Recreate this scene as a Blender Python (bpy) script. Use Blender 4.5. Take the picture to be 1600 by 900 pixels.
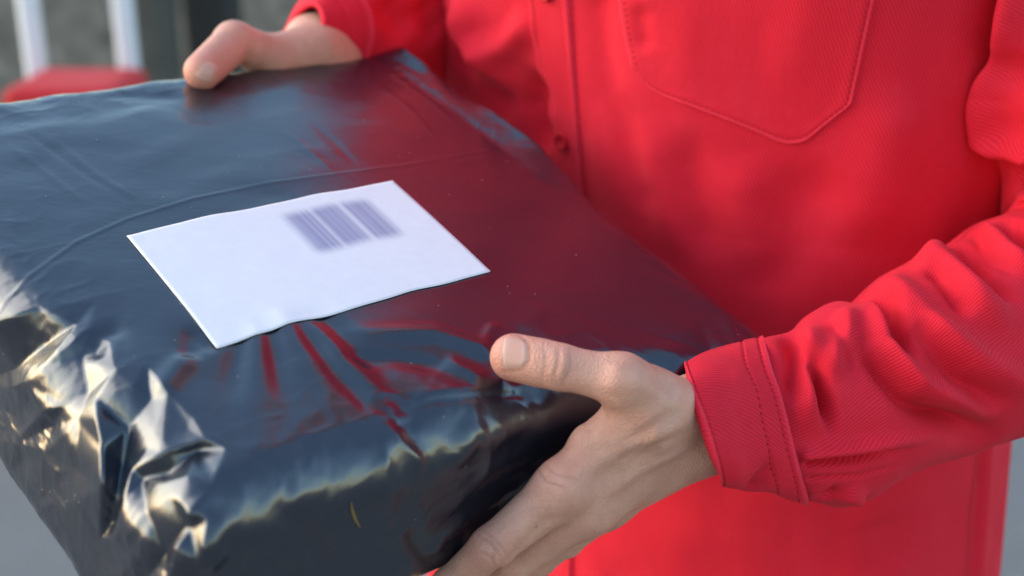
import bpy, bmesh, math
import numpy as np
from mathutils import Vector, Matrix
from mathutils.bvhtree import BVHTree

for o in list(bpy.data.objects):
    bpy.data.objects.remove(o, do_unlink=True)
SC = bpy.context.scene
COL = SC.collection
rad = math.radians

# ------------------------------------------------------------------ camera
FPX = 2050.0                      # focal length in pixels of a 1600 px wide frame
PITCH = rad(20)
CAM = np.array([0.0, 0.0, 1.45])
RIGHT = np.array([1.0, 0.0, 0.0])
FWD = np.array([0.0, math.cos(PITCH), -math.sin(PITCH)])
UPV = np.array([0.0, math.sin(PITCH), math.cos(PITCH)])
cd = bpy.data.cameras.new('camera')
cd.sensor_width = 36.0
cd.lens = 36.0 * FPX / 1600.0
cd.clip_start = 0.02
cd.clip_end = 2000
cd.dof.use_dof = True
cd.dof.focus_distance = 0.650
cd.dof.aperture_fstop = 5.0
cam = bpy.data.objects.new('camera', cd)
cam.location = CAM
cam.rotation_euler = (math.pi / 2 - PITCH, 0, 0)
COL.objects.link(cam)
SC.camera = cam

# ------------------------------------------------------------------ light
SUN_EL = rad(20)
SUN_DIR = np.array([-0.98, 0.12])            # horizontal direction towards the sun
world = bpy.data.worlds.new('World')
SC.world = world
world.use_nodes = True
wn = world.node_tree
wn.nodes.clear()
sky = wn.nodes.new('ShaderNodeTexSky')
sky.sky_type = 'NISHITA'
sky.sun_disc = False
sky.sun_elevation = SUN_EL
sky.sun_rotation = math.atan2(SUN_DIR[0], SUN_DIR[1])
sky.air_density = 1.6
sky.dust_density = 0.8
sky.ozone_density = 3.2
bg = wn.nodes.new('ShaderNodeBackground')
bg.inputs['Strength'].default_value = 0.15
wo = wn.nodes.new('ShaderNodeOutputWorld')
wn.links.new(sky.outputs[0], bg.inputs['Color'])
wn.links.new(bg.outputs[0], wo.inputs['Surface'])
sd = bpy.data.lights.new('sun', 'SUN')
sd.energy = 1.2
sd.angle = rad(75)
sd.color = (1.0, 0.89, 0.74)
sun = bpy.data.objects.new('sun', sd)
hd = SUN_DIR / np.linalg.norm(SUN_DIR) * math.cos(SUN_EL)
sun.rotation_euler = Vector((hd[0], hd[1], math.sin(SUN_EL))).to_track_quat('Z', 'Y').to_euler()
sun.location = (-3, 0, 4)
COL.objects.link(sun)
SC.view_settings.view_transform = 'Standard'
SC.view_settings.look = 'None'
SC.view_settings.exposure = 1.42
SC.view_settings.gamma = 1.0
SC.render.film_transparent = False
SC.cycles.use_denoising = True
SC.cycles.max_bounces = 8


# ------------------------------------------------------------------ pixel helpers
def ray(x, y):
    return (x - 800) / FPX * RIGHT - (y - 450) / FPX * UPV + FWD


def at(x, y, d):
    return CAM + ray(x, y) * d


# frame of the parcel (from the perspective of its label and edges)
nc = np.array([0.18, 0.836, 0.515]); nc /= np.linalg.norm(nc)
PN = nc[0] * RIGHT + nc[1] * UPV - nc[2] * FWD
P0 = at(880, 600, 0.605)


def on_top(x, y, h=0.0):
    r = ray(x, y)
    return CAM + r * ((P0 + PN * h - CAM) @ PN / (r @ PN))


LABQ = [on_top(*q) for q in [(197, 367), (613, 285), (766, 424), (338, 538)]]
PU = (LABQ[1] - LABQ[0]) + (LABQ[2] - LABQ[3]); PU /= np.linalg.norm(PU)
PV = np.cross(PU, PN); PV /= np.linalg.norm(PV)
PO = (LABQ[0] + LABQ[2]) / 2


def pw(u, v, n):
    return PO + PU * u + PV * v + PN * n


# ------------------------------------------------------------------ numpy noise
def _hash(i, j, k, seed):
    h = (i * 374761393 + j * 668265263 + k * 2147483647 + seed * 974634777).astype(np.int64)
    h = (h ^ (h >> 13)) * 1274126177
    h = h & 0xffffffff
    h = ((h ^ (h >> 16)) * 2246822519) & 0xffffffff
    return ((h ^ (h >> 15)) & 0xffff) / 65535.0 * 2 - 1


def vnoise(P, scale, seed=0):
    Q = np.asarray(P) / scale
    I = np.floor(Q).astype(np.int64)
    F = Q - I
    F = F * F * F * (F * (F * 6 - 15) + 10)
    out = 0
    for dx in (0, 1):
        wx = F[:, 0] if dx else 1 - F[:, 0]
        for dy in (0, 1):
            wy = F[:, 1] if dy else 1 - F[:, 1]
            for dz in (0, 1):
                wz = F[:, 2] if dz else 1 - F[:, 2]
                out = out + wx * wy * wz * _hash(I[:, 0] + dx, I[:, 1] + dy, I[:, 2] + dz, seed)
    return out


def trinoise(Q, scale, seed):
    """flat facets: linear interpolation of random heights over a triangular lattice"""
    x, y = Q[:, 0] / scale, Q[:, 1] / scale
    k = (x + y) * 0.3660254
    xs, ys = x + k, y + k
    i, j = np.floor(xs).astype(np.int64), np.floor(ys).astype(np.int64)
    fx, fy = xs - i, ys - j
    h = lambda a, b: _hash(i + a, j + b, np.zeros_like(i), seed)
    up = fx > fy
    return np.where(up, (1 - fx) * h(0, 0) + (fx - fy) * h(1, 0) + fy * h(1, 1), (1 - fy) * h(0, 0) + (fy - fx) * h(0, 1) + fx * h(1, 1))


def sstep(a, b, x):
    t = np.clip((x - a) / (b - a), 0, 1)
    return t * t * (3 - 2 * t)


# ------------------------------------------------------------------ mesh helpers
def link(name, me, mat=None, parent=None, smooth=True):
    o = bpy.data.objects.new(name, me)
    COL.objects.link(o)
    if mat is not None and not me.materials:
        me.materials.append(mat)
    if parent is not None:
        o.parent = parent
    if smooth:
        me.polygons.foreach_set('use_smooth', np.ones(len(me.polygons), bool))
    return o


def mesh_from(name, V, F, uv=None):
    me = bpy.data.meshes.new(name)
    F = np.asarray(F)
    V = np.asarray(V, dtype=np.float64)
    k = F.shape[1]
    me.vertices.add(len(V)); me.vertices.foreach_set('co', V.ravel())
    me.loops.add(F.size); me.loops.foreach_set('vertex_index', F.ravel().astype(np.int32))
    me.polygons.add(len(F))
    me.polygons.foreach_set('loop_start', np.arange(0, F.size, k, dtype=np.int32))
    me.polygons.foreach_set('loop_total', np.full(len(F), k, dtype=np.int32))
    if uv is not None:
        l = me.uv_layers.new(name='UVMap')
        l.data.foreach_set('uv', np.asarray(uv, float)[F.ravel()].ravel())
    me.update(calc_edges=True)
    me.validate()
    return me


def grid_faces(nu, nv, wrap_u=False, off=0):
    i = np.arange(nu if wrap_u else nu - 1)
    j = np.arange(nv - 1)
    I, J = np.meshgrid(i, j, indexing='ij')
    I2 = (I + 1) % nu
    return (np.stack([I * nv + J, I2 * nv + J, I2 * nv + J + 1, I * nv + J + 1], -1).reshape(-1, 4)) + off


def vnormals(V, F):
    N = np.zeros_like(V)
    a, b, c, d = (V[F[:, i]] for i in range(4)) if F.shape[1] == 4 else (V[F[:, 0]], V[F[:, 1]], V[F[:, 2]], V[F[:, 2]])
    n = np.cross(c - a, d - b) if F.shape[1] == 4 else np.cross(b - a, c - a)
    for i in range(F.shape[1]):
        np.add.at(N, F[:, i], n)
    return N / (np.linalg.norm(N, axis=1, keepdims=True) + 1e-12)


def bvh(V, F):
    return BVHTree.FromPolygons([tuple(v) for v in V], [tuple(int(i) for i in f) for f in F])


def cast_px(tree, pts, dens=12):
    """pixel polyline -> points on the surface that its rays meet"""
    out = []
    pts = [np.array(p, float) for p in pts]
    seq = []
    for a, b in zip(pts[:-1], pts[1:]):
        n = max(2, int(np.linalg.norm(b - a) / dens))
        for t in range(n):
            seq.append(a + (b - a) * t / n)
    seq.append(pts[-1])
    for p in seq:
        d = Vector(ray(*p)).normalized()
        h = tree.ray_cast(Vector(CAM), d)
        if h[0] is not None:
            out.append(np.array(h[0]))
    return np.array(out) if len(out) > 1 else None


def line_dist(V, L):
    """distance to a 3D polyline and normalised place along it"""
    best = np.full(len(V), 1e9); tt = np.zeros(len(V))
    seg = np.linalg.norm(np.diff(L, axis=0), axis=1)
    cum = np.concatenate([[0], np.cumsum(seg)]); tot = cum[-1] + 1e-9
    lo = L.min(0) - 0.06; hi = L.max(0) + 0.06
    m = np.where(((V > lo) & (V < hi)).all(1))[0]
    P = V[m]
    b = np.full(len(m), 1e9); t_ = np.zeros(len(m))
    for i in range(len(L) - 1):
        if seg[i] < 1e-7:
            continue
        ab = L[i + 1] - L[i]
        t = np.clip(((P - L[i]) @ ab) / (seg[i] ** 2), 0, 1)
        d = np.linalg.norm(P - L[i] - t[:, None] * ab, axis=1)
        k = d < b
        b[k] = d[k]; t_[k] = (cum[i] + t[k] * seg[i]) / tot
    best[m] = b; tt[m] = t_
    return best, tt


def folds(V, F, specs, tree=None, N=None):
    """ridges (+) and furrows (-) laid on a surface: (pixel polyline, width, height, kind)"""
    tree = tree or bvh(V, F)
    N = vnormals(V, F) if N is None else N
    D = np.zeros(len(V))
    for sp in specs:
        pts, w, a = sp[:3]
        kind = sp[3] if len(sp) > 3 else 's'
        L = cast_px(tree, pts)
        if L is None:
            continue
        d, t = line_dist(V, L)
        if 'u' in kind:
            tap = np.ones_like(t)
        elif 'e' in kind:                    # strongest at the end
            tap = sstep(0, 0.7, t) * (1 - 0.0 * t)
        elif 'b' in kind:                    # strongest at the beginning
            tap = 1 - sstep(0.3, 1, t)
        else:
            tap = sstep(0, 0.3, t) * (1 - sstep(0.7, 1, t))
        if 'k' in kind:                      # creased
            prof = np.clip(1 - d / (2 * w), 0, 1) ** 1.6
        else:
            prof = np.exp(-(d / w) ** 2)
        D += a * tap * prof
    return V + N * D[:, None]


# ------------------------------------------------------------------ materials
def new_mat(name):
    m = bpy.data.materials.new(name)
    m.use_nodes = True
    nt = m.node_tree
    return m, nt, nt.nodes['Principled BSDF'], nt.nodes['Material Output']


def nd(nt, typ, **kw):
    n = nt.nodes.new(typ)
    for k, v in kw.items():
        if k.startswith('_'):
            setattr(n, k[1:], v)
        else:
            n.inputs[k.replace('__', ' ')].default_value = v
    return n


def mth(nt, op, a, b=None, c=None):
    n = nt.nodes.new('ShaderNodeMath'); n.operation = op
    for i, x in enumerate((a, b, c)):
        if x is None:
            continue
        if isinstance(x, (int, float)):
            n.inputs[i].default_value = x
        else:
            nt.links.new(x, n.inputs[i])
    return n.outputs[0]


def mixc(nt, f, a, b, mode='MIX'):
    n = nt.nodes.new('ShaderNodeMix'); n.data_type = 'RGBA'; n.blend_type = mode
    if isinstance(f, (int, float)):
        n.inputs[0].default_value = f
    else:
        nt.links.new(f, n.inputs[0])
    for i, x in ((6, a), (7, b)):
        if isinstance(x, tuple):
            n.inputs[i].default_value = (*x, 1)
        else:
            nt.links.new(x, n.inputs[i])
    return n.outputs[2]


def noise(nt, vec, scale, detail=3, rough=0.5, dist=0.0):
    n = nd(nt, 'ShaderNodeTexNoise', Scale=scale, Detail=detail, Roughness=rough, Distortion=dist)
    if vec is not None:
        nt.links.new(vec, n.inputs['Vector'])
    return n.outputs['Fac']


def bump(nt, h, dist, strength=1.0, prev=None):
    n = nd(nt, 'ShaderNodeBump', Strength=strength, Distance=dist)
    nt.links.new(h, n.inputs['Height'])
    if prev is not None:
        nt.links.new(prev, n.inputs['Normal'])
    return n.outputs[0]


def ramp(nt, fac, a, b):
    n = nt.nodes.new('ShaderNodeMapRange'); n.clamp = True; n.interpolation_type = 'SMOOTHSTEP'
    nt.links.new(fac, n.inputs[0]); n.inputs[1].default_value = a; n.inputs[2].default_value = b
    return n.outputs[0]


def twill(name, angle, pitch=0.0017, base=(0.79, 0.013, 0.034), depth=0.00012):
    m, nt, p, out = new_mat(name)
    tc = nt.nodes.new('ShaderNodeTexCoord')
    uvn = nt.nodes.new('ShaderNodeUVMap')
    sep = nt.nodes.new('ShaderNodeSeparateXYZ'); nt.links.new(uvn.outputs[0], sep.inputs[0])
    wob = noise(nt, uvn.outputs[0], 60, 2)
    u = mth(nt, 'MULTIPLY', sep.outputs[0], math.cos(angle) * 2 * math.pi / pitch)
    v = mth(nt, 'MULTIPLY', sep.outputs[1], math.sin(angle) * 2 * math.pi / pitch)
    s = mth(nt, 'ADD', mth(nt, 'ADD', u, v), mth(nt, 'MULTIPLY', wob, 5.0))
    rib = mth(nt, 'MULTIPLY_ADD', mth(nt, 'SINE', s), 0.5, 0.5)
    slub = noise(nt, uvn.outputs[0], 900, 2, 0.7)
    rib2 = mth(nt, 'MULTIPLY', rib, mth(nt, 'MULTIPLY_ADD', slub, 0.8, 0.6))
    big = noise(nt, tc.outputs['Object'], 22, 4, 0.6)
    mid = noise(nt, tc.outputs['Object'], 130, 3, 0.6)
    dark = tuple(c * 0.74 for c in base)
    pale = (min(1, base[0] * 1.08), base[1] * 2.0 + 0.010, base[2] * 1.8 + 0.010)
    c1 = mixc(nt, rib2, dark, base)
    fade = mth(nt, 'MULTIPLY', ramp(nt, big, 0.40, 0.85), mth(nt, 'MULTIPLY_ADD', mid, 0.5, 0.0))
    c2 = mixc(nt, fade, c1, pale)
    at_ = nt.nodes.new('ShaderNodeAttribute'); at_.attribute_name = 'wear'
    c3 = mixc(nt, mth(nt, 'MULTIPLY', at_.outputs['Fac'], mth(nt, 'MULTIPLY_ADD', mid, 0.9, 0.3)), c2, pale)
    nt.links.new(c3, p.inputs['Base Color'])
    p.inputs['Roughness'].default_value = 0.85
    p.inputs['Specular IOR Level'].default_value = 0.25
    p.inputs['Sheen Weight'].default_value = 0.04
    p.inputs['Sheen Roughness'].default_value = 0.45
    p.inputs['Sheen Tint'].default_value = (1.0, 0.45, 0.5, 1)
    b1 = bump(nt, mid, 0.0012, 0.35)
    b2 = bump(nt, rib2, depth, 1.0, b1)
    nt.links.new(b2, p.inputs['Normal'])
    return m


def simple(name, col, rough=0.6, spec=0.5, metal=0.0, var=0.15, scale=30, bumpd=0.0):
    m, nt, p, out = new_mat(name)
    tc = nt.nodes.new('ShaderNodeTexCoord')
    n = noise(nt, tc.outputs['Object'], scale, 4, 0.6)
    nt.links.new(mixc(nt, n, tuple(c * (1 - var) for c in col), tuple(min(1, c * (1 + var)) for c in col)), p.inputs['Base Color'])
    p.inputs['Roughness'].default_value = rough
    p.inputs['Specular IOR Level'].default_value = spec
    p.inputs['Metallic'].default_value = metal
    if bumpd:
        nt.links.new(bump(nt, n, bumpd), p.inputs['Normal'])
    return m


def skin_mat():
    m, nt, p, out = new_mat('skin')
    tc = nt.nodes.new('ShaderNodeTexCoord')
    ob = tc.outputs['Object']
    big = noise(nt, ob, 45, 4, 0.6)
    spk = noise(nt, ob, 420, 3, 0.6)
    at_ = nt.nodes.new('ShaderNodeAttribute'); at_.attribute_name = 'flush'
    cr_ = nt.nodes.new('ShaderNodeAttribute'); cr_.attribute_name = 'crease'
    c = mixc(nt, ramp(nt, big, 0.3, 0.7), (0.58, 0.270, 0.182), (0.69, 0.350, 0.245))
    c = mixc(nt, mth(nt, 'MULTIPLY', at_.outputs['Fac'], mth(nt, 'MULTIPLY_ADD', big, 0.9, 0.25)), c, (0.70, 0.24, 0.175))
    c = mixc(nt, mth(nt, 'MULTIPLY', ramp(nt, spk, 0.55, 0.8), 0.35), c, (0.46, 0.22, 0.15))
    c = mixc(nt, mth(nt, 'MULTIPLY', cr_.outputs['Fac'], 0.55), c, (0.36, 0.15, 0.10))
    nt.links.new(c, p.inputs['Base Color'])
    p.inputs['Roughness'].default_value = 0.46
    p.inputs['Specular IOR Level'].default_value = 0.4
    p.inputs['Subsurface Weight'].default_value = 0.18
    p.inputs['Subsurface Radius'].default_value = (1.0, 0.35, 0.2)
    p.inputs['Subsurface Scale'].default_value = 0.004
    vor = nd(nt, 'ShaderNodeTexVoronoi', Scale=950); nt.links.new(ob, vor.inputs['Vector'])
    b0 = bump(nt, noise(nt, ob, 150, 5, 0.7), 0.0011, 0.6)
    b1 = bump(nt, vor.outputs['Distance'], 0.0004, 0.8, b0)
    nt.links.new(b1, p.inputs['Normal'])
    return m


def film_mat():
    m, nt, p, out = new_mat('black_film')
    tc = nt.nodes.new('ShaderNodeTexCoord')
    ob = tc.outputs['Object']
    mp = nd(nt, 'ShaderNodeMapping'); nt.links.new(ob, mp.inputs[0])
    mp.inputs['Scale'].default_value = (1.0, 2.4, 1.0)
    mp.inputs['Rotation'].default_value = (0, 0, 0.5)
    fine = noise(nt, mp.outputs[0], 90, 3, 0.55, 0.6)
    grain = noise(nt, ob, 1500, 2, 0.6)
    p.inputs['Base Color'].default_value = (0.012, 0.0125, 0.016, 1)
    big = noise(nt, ob, 18, 3)
    rr = nt.nodes.new('ShaderNodeMapRange'); nt.links.new(big, rr.inputs[0])
    rr.inputs[3].default_value = 0.18; rr.inputs[4].default_value = 0.30
    # dust specks
    vor = nd(nt, 'ShaderNodeTexVoronoi', Scale=140); nt.links.new(ob, vor.inputs['Vector'])
    sel = mth(nt, 'MULTIPLY', mth(nt, 'LESS_THAN', vor.outputs['Distance'], 0.055),
              mth(nt, 'GREATER_THAN', noise(nt, ob, 60, 2), 0.56))
    nt.links.new(mixc(nt, mth(nt, 'MULTIPLY', sel, 0.5), (0.009, 0.011, 0.020), (0.35, 0.34, 0.33)), p.inputs['Base Color'])
    nt.links.new(mth(nt, 'MAXIMUM', rr.outputs[0], mth(nt, 'MULTIPLY', sel, 0.7)), p.inputs['Roughness'])
    p.inputs['IOR'].default_value = 1.92
    p.inputs['Specular IOR Level'].default_value = 0.5
    b = bump(nt, fine, 0.0003, 0.5)
    b = bump(nt, grain, 0.00004, 0.5, b)
    nt.links.new(b, p.inputs['Normal'])
    return m


def label_mat(bar):
    m, nt, p, out = new_mat('label_paper')
    uvn = nt.nodes.new('ShaderNodeUVMap')
    tc = nt.nodes.new('ShaderNodeTexCoord')
    sep = nt.nodes.new('ShaderNodeSeparateXYZ'); nt.links.new(uvn.outputs[0], sep.inputs[0])
    u, v = sep.outputs[0], sep.outputs[1]
    u0, u1, v0, v1 = bar
    e = 0.025

    def win(x, a, b, s):
        return mth(nt, 'MULTIPLY', ramp(nt, x, a - s, a + s), mth(nt, 'SUBTRACT', 1.0, ramp(nt, x, b - s, b + s)))
    box = mth(nt, 'MULTIPLY', win(u, u0, u1, e * 1.1), win(v, v0, v1, e * 2.0))
    w = u1 - u0
    gap1 = win(u, u0 + w * 0.29, u0 + w * 0.33, 0.011)
    gap2 = win(u, u0 + w * 0.635, u0 + w * 0.69, 0.013)
    cu = nt.nodes.new('ShaderNodeCombineXYZ'); nt.links.new(u, cu.inputs[0])
    bars = ramp(nt, noise(nt, cu.outputs[0], 48, 1, 0.5), 0.2, 0.8)
    g = mth(nt, 'SUBTRACT', 1.0, mth(nt, 'MAXIMUM', mth(nt, 'MULTIPLY', gap1, 0.4), mth(nt, 'MULTIPLY', gap2, 0.75)))
    ink = mth(nt, 'MULTIPLY', mth(nt, 'MULTIPLY', box, g), mth(nt, 'MULTIPLY_ADD', bars, 0.30, 0.58))
    paper = mixc(nt, noise(nt, tc.outputs['Object'], 200, 3), (0.77, 0.715, 0.745), (0.83, 0.775, 0.795))
    nt.links.new(mixc(nt, ink, paper, (0.21, 0.20, 0.36)), p.inputs['Base Color'])
    p.inputs['Roughness'].default_value = 0.62
    p.inputs['Specular IOR Level'].default_value = 0.3
    b = bump(nt, noise(nt, tc.outputs['Object'], 70, 3), 0.0006, 0.5)
    nt.links.new(b, p.inputs['Normal'])
    return m


def ground_mat():
    m, nt, p, out = new_mat('asphalt')
    tc = nt.nodes.new('ShaderNodeTexCoord')
    ob = tc.outputs['Object']
    a = noise(nt, ob, 3, 5, 0.6)
    g = noise(nt, ob, 160, 3, 0.7)
    c = mixc(nt, a, (0.165, 0.16, 0.155), (0.25, 0.24, 0.23))
    c = mixc(nt, mth(nt, 'MULTIPLY', g, 0.5), c, (0.11, 0.11, 0.12))
    nt.links.new(c, p.inputs['Base Color'])
    p.inputs['Roughness'].default_value = 0.9
    nt.links.new(bump(nt, g, 0.006), p.inputs['Normal'])
    return m


M_SLEEVE = twill('red_twill_sleeve', rad(0), 0.0017)
M_TORSO = twill('red_twill_torso', rad(0), 0.0017)
M_SEAM = simple('red_thread', (0.45, 0.012, 0.025), 0.8, 0.2, 0, 0.2, 300)
M_BUTTON = simple('red_button', (0.50, 0.006, 0.016), 0.6, 0.2, 0, 0.1, 200)
M_SKIN = skin_mat()
M_FILM = film_mat()


def tag(o, label=None, cat=None, group=None, kind=None):
    if label: o['label'] = label
    if cat: o['category'] = cat
    if group: o['group'] = group
    if kind: o['kind'] = kind
    return o


def empty(name, loc):
    o = bpy.data.objects.new(name, None)
    o.location = loc
    o.empty_display_size = 0.1
    COL.objects.link(o)
    return o


def adopt(child, parent):
    """parent without moving: all meshes are built in world coordinates"""
    child.parent = parent
    m = Matrix.Translation(parent.location)
    if parent.parent is not None:
        m = Matrix.Identity(4)
    child.matrix_parent_inverse = m.inverted()


# ------------------------------------------------------------------ ground
gme = mesh_from('ground', [(-600, -600, 0), (600, -600, 0), (600, 600, 0), (-600, 600, 0)], [(0, 1, 2, 3)])
tag(link('ground', gme, ground_mat(), smooth=False), kind='structure')


# ------------------------------------------------------------------ SDF bodies
def rc(P, a, b, ra, rb):
    ab = b - a
    t = np.clip(((P - a) @ ab) / (ab @ ab + 1e-12), 0, 1)
    return np.linalg.norm(P - a - t[:, None] * ab, axis=1) - (ra + (rb - ra) * t)


def smin(a, b, k):
    h = np.clip(0.5 + 0.5 * (b - a) / k, 0, 1)
    return b * (1 - h) + a * h - k * h * (1 - h)


def chain(P, pts, rs, k=0.004):
    d = None
    for i in range(len(pts) - 1):
        e = rc(P, pts[i], pts[i + 1], rs[i], rs[i + 1])
        d = e if d is None else smin(d, e, k)
    return d


def surface_net(fn, lo, hi, h, coarse=4):
    lo = np.array(lo, float); hi = np.array(hi, float)
    nb = np.ceil((hi - lo) / (h * coarse)).astype(int) + 1
    ax = [lo[i] + (np.arange(nb[i]) + 0.5) * h * coarse for i in range(3)]
    G = np.stack(np.meshgrid(*ax, indexing='ij'), -1).reshape(-1, 3)
    dc = fn(G).reshape(nb)
    act = np.abs(dc) < h * coarse * 1.35
    n = nb * coarse
    m = np.kron(act, np.ones((coarse,) * 3, bool))
    vol = np.kron(np.where(dc > 0, 1.0, -1.0), np.ones((coarse,) * 3)).astype(np.float64)
    idx = np.argwhere(m)
    vol[m] = fn(lo + (idx + 0.5) * h)
    s = vol < 0
    c = np.zeros(n - 1, int)
    for dx in (0, 1):
        for dy in (0, 1):
            for dz in (0, 1):
                c += s[dx:n[0] - 1 + dx, dy:n[1] - 1 + dy, dz:n[2] - 1 + dz]
    cell = (c > 0) & (c < 8)
    ids = -np.ones(n - 1, int)
    cc = np.argwhere(cell)
    ids[cell] = np.arange(len(cc))
    V = lo + (cc + 1.0) * h
    quads = []
    for axis in range(3):
        sl0 = [slice(None)] * 3; sl1 = [slice(None)] * 3
        sl0[axis] = slice(0, n[axis] - 1); sl1[axis] = slice(1, n[axis])
        cr = s[tuple(sl0)] != s[tuple(sl1)]
        E_ = np.argwhere(cr)
        o1, o2 = [(1, 2), (2, 0), (0, 1)][axis]
        ok = (E_[:, o1] > 0) & (E_[:, o2] > 0) & (E_[:, o1] < n[o1] - 1) & (E_[:, o2] < n[o2] - 1)
        E_ = E_[ok]
        flip = s[E_[:, 0], E_[:, 1], E_[:, 2]]
        q = []
        for da, db in ((-1, -1), (0, -1), (0, 0), (-1, 0)):
            k = E_.copy(); k[:, o1] += da; k[:, o2] += db
            q.append(ids[k[:, 0], k[:, 1], k[:, 2]])
        q = np.stack(q, 1)
        q[~flip] = q[~flip][:, ::-1]
        quads.append(q)
    F = np.concatenate(quads)
    F = F[(F >= 0).all(1)]
    for it in range(4):
        e = h * 0.25
        d = fn(V)
        g = np.stack([fn(V + np.eye(3)[i] * e) - fn(V - np.eye(3)[i] * e) for i in range(3)], 1)
        g /= np.linalg.norm(g, axis=1, keepdims=True) + 1e-9
        V = V - g * np.clip(d, -h, h)[:, None] * 0.8
    return V, F


# joints of the hand in front: (pixel x, pixel y, depth)
J = lambda *a: at(*a)
LW = J(1098, 655, 0.643)
L_EL = J(1735, 405, 0.795)
lh = dict(
    t_cmc=J(1058, 640, 0.618), t_mcp=J(972, 594, 0.592), t_ip=J(872, 573, 0.592), t_tip=J(801, 558, 0.598),
    i_mcp=J(880, 762, 0.604), i_pip=J(768, 856, 0.604), i_dip=J(702, 915, 0.620), i_tip=J(668, 945, 0.640),
    m_mcp=J(918, 795, 0.615), m_pip=J(800, 876, 0.628), m_dip=J(738, 928, 0.655), m_tip=J(712, 945, 0.678),
    r_mcp=J(948, 786, 0.640), r_pip=J(838, 872, 0.662), r_dip=J(775, 905, 0.690), r_tip=J(752, 915, 0.712),
    l_mcp=J(980, 762, 0.660), l_pip=J(885, 846, 0.690), l_dip=J(830, 872, 0.712), l_tip=J(810, 878, 0.728))


def hand_l(P):
    g = lh
    k = 0.004
    th = chain(P, [g['t_mcp'], g['t_ip'], g['t_tip']], [0.0106, 0.0100, 0.0100], k)
    # wide pad and knuckle of the thumb
    ax = g['t_tip'] - g['t_ip']; ax /= np.linalg.norm(ax)
    th = smin(th, rc(P, g['t_ip'] + ax * 0.009 , g['t_tip'] - ax * 0.001, 0.0108, 0.0103), 0.003)
    tm = chain(P, [g['t_cmc'], g['t_mcp']], [0.0140, 0.0118], k)
    idx = chain(P, [g['i_mcp'], g['i_pip'], g['i_dip'], g['i_tip']], [0.0122, 0.0097, 0.0082, 0.0068], k)
    mid = chain(P, [g['m_mcp'], g['m_pip'], g['m_dip'], g['m_tip']], [0.0118, 0.0097, 0.0082, 0.0068], k)
    rng = chain(P, [g['r_mcp'], g['r_pip'], g['r_dip'], g['r_tip']], [0.0112, 0.0092, 0.0078, 0.0065], k)
    lit = chain(P, [g['l_mcp'], g['l_pip'], g['l_dip'], g['l_tip']], [0.0105, 0.0080, 0.0068, 0.0058], k)
    side = J(1098, 655, 0.645) - LW
    palm = chain(P, [J(1082, 648, 0.636), g['i_mcp']], [0.0165, 0.0125])
    palm = smin(palm, rc(P, LW, g['m_mcp'], 0.0185, 0.0118), 0.010)
    palm = smin(palm, rc(P, J(1098, 675, 0.637), g['r_mcp'], 0.018, 0.0112), 0.010)
    palm = smin(palm, rc(P, J(1098, 680, 0.648), g['l_mcp'], 0.017, 0.0105), 0.010)
    # thenar web between thumb and index
    web = rc(P, J(1010, 650, 0.604), J(925, 690, 0.606), 0.016, 0.0085)
    palm = smin(palm, web, 0.016)
    palm = smin(palm, tm, 0.014)
    d = smin(palm, th, 0.007)
    f = smin(idx, mid, 0.0025)
    f2 = smin(rng, lit, 0.002)
    f = smin(f, f2, 0.002)
    d = smin(d, f, 0.008)
    # extensor tendons and knuckle heads
    for kx, r in (('i_mcp', 0.0108), ('m_mcp', 0.0106)):
        c = g[kx] + (CAM - g[kx]) / np.linalg.norm(CAM - g[kx]) * 0.003
        d = smin(d, np.linalg.norm(P - c, axis=1) - r, 0.005)
    # forearm
    arm = rc(P, LW, J(1240, 620, 0.680), 0.0195, 0.023)
    arm = smin(arm, rc(P, J(1098, 664, 0.655), J(1240, 630, 0.695), 0.019, 0.023), 0.012)
    # ulnar bump of the wrist
    d = smin(d, arm, 0.012)
    return d


rh = dict(
    t_cmc=J(492, 76, 0.885), t_mcp=J(426, 90, 0.866), t_ip=J(366, 66, 0.842), t_tip=J(316, 112, 0.808),
    i_mcp=J(430, 150, 0.905), i_pip=J(340, 190, 0.890), i_dip=J(315, 230, 0.875), i_tip=J(300, 255, 0.865),
    m_mcp=J(440, 175, 0.915), m_pip=J(345, 220, 0.905), m_dip=J(318, 258, 0.888), m_tip=J(305, 280, 0.878),
    r_mcp=J(455, 195, 0.925), r_pip=J(362, 245, 0.918), r_dip=J(335, 278, 0.902), r_tip=J(322, 297, 0.892),
    l_mcp=J(472, 205, 0.935), l_pip=J(395, 258, 0.930), l_dip=J(365, 285, 0.918), l_tip=J(352, 300, 0.908))
RW = J(515, 85, 0.905)
R_EL = J(725, 20, 1.10)


def hand_r(P):
    g = rh
    k = 0.004
    th = chain(P, [g['t_mcp'], g['t_ip'], g['t_tip']], [0.0138, 0.0130, 0.0114], k)
    tm = chain(P, [g['t_cmc'], g['t_mcp']], [0.0185, 0.0140], k)
    d = chain(P, [RW, g['i_mcp']], [0.018, 0.0125])
    d = smin(d, rc(P, RW, g['m_mcp'], 0.0185, 0.0118), 0.01)
    d = smin(d, rc(P, RW, g['r_mcp'], 0.0185, 0.0112), 0.01)
    d = smin(d, rc(P, RW, g['l_mcp'], 0.0180, 0.0105), 0.01)
    d = smin(d, smin(tm, th, 0.006), 0.012)
    f = None
    for a, rr in (('i', (.0118, .0095, .0082, .007)), ('m', (.0118, .0097, .0082, .007)),
                  ('r', (.0112, .0092, .0078, .0065)), ('l', (.0105, .008, .0068, .006))):
        e = chain(P, [g[a + '_mcp'], g[a + '_pip'], g[a + '_dip'], g[a + '_tip']], rr, k)
        f = e if f is None else smin(f, e, 0.002)
    d = smin(d, f, 0.008)
    d = smin(d, rc(P, J(492, 70, 0.905), J(610, 50, 0.99), 0.022, 0.028), 0.012)
    return d


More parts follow.
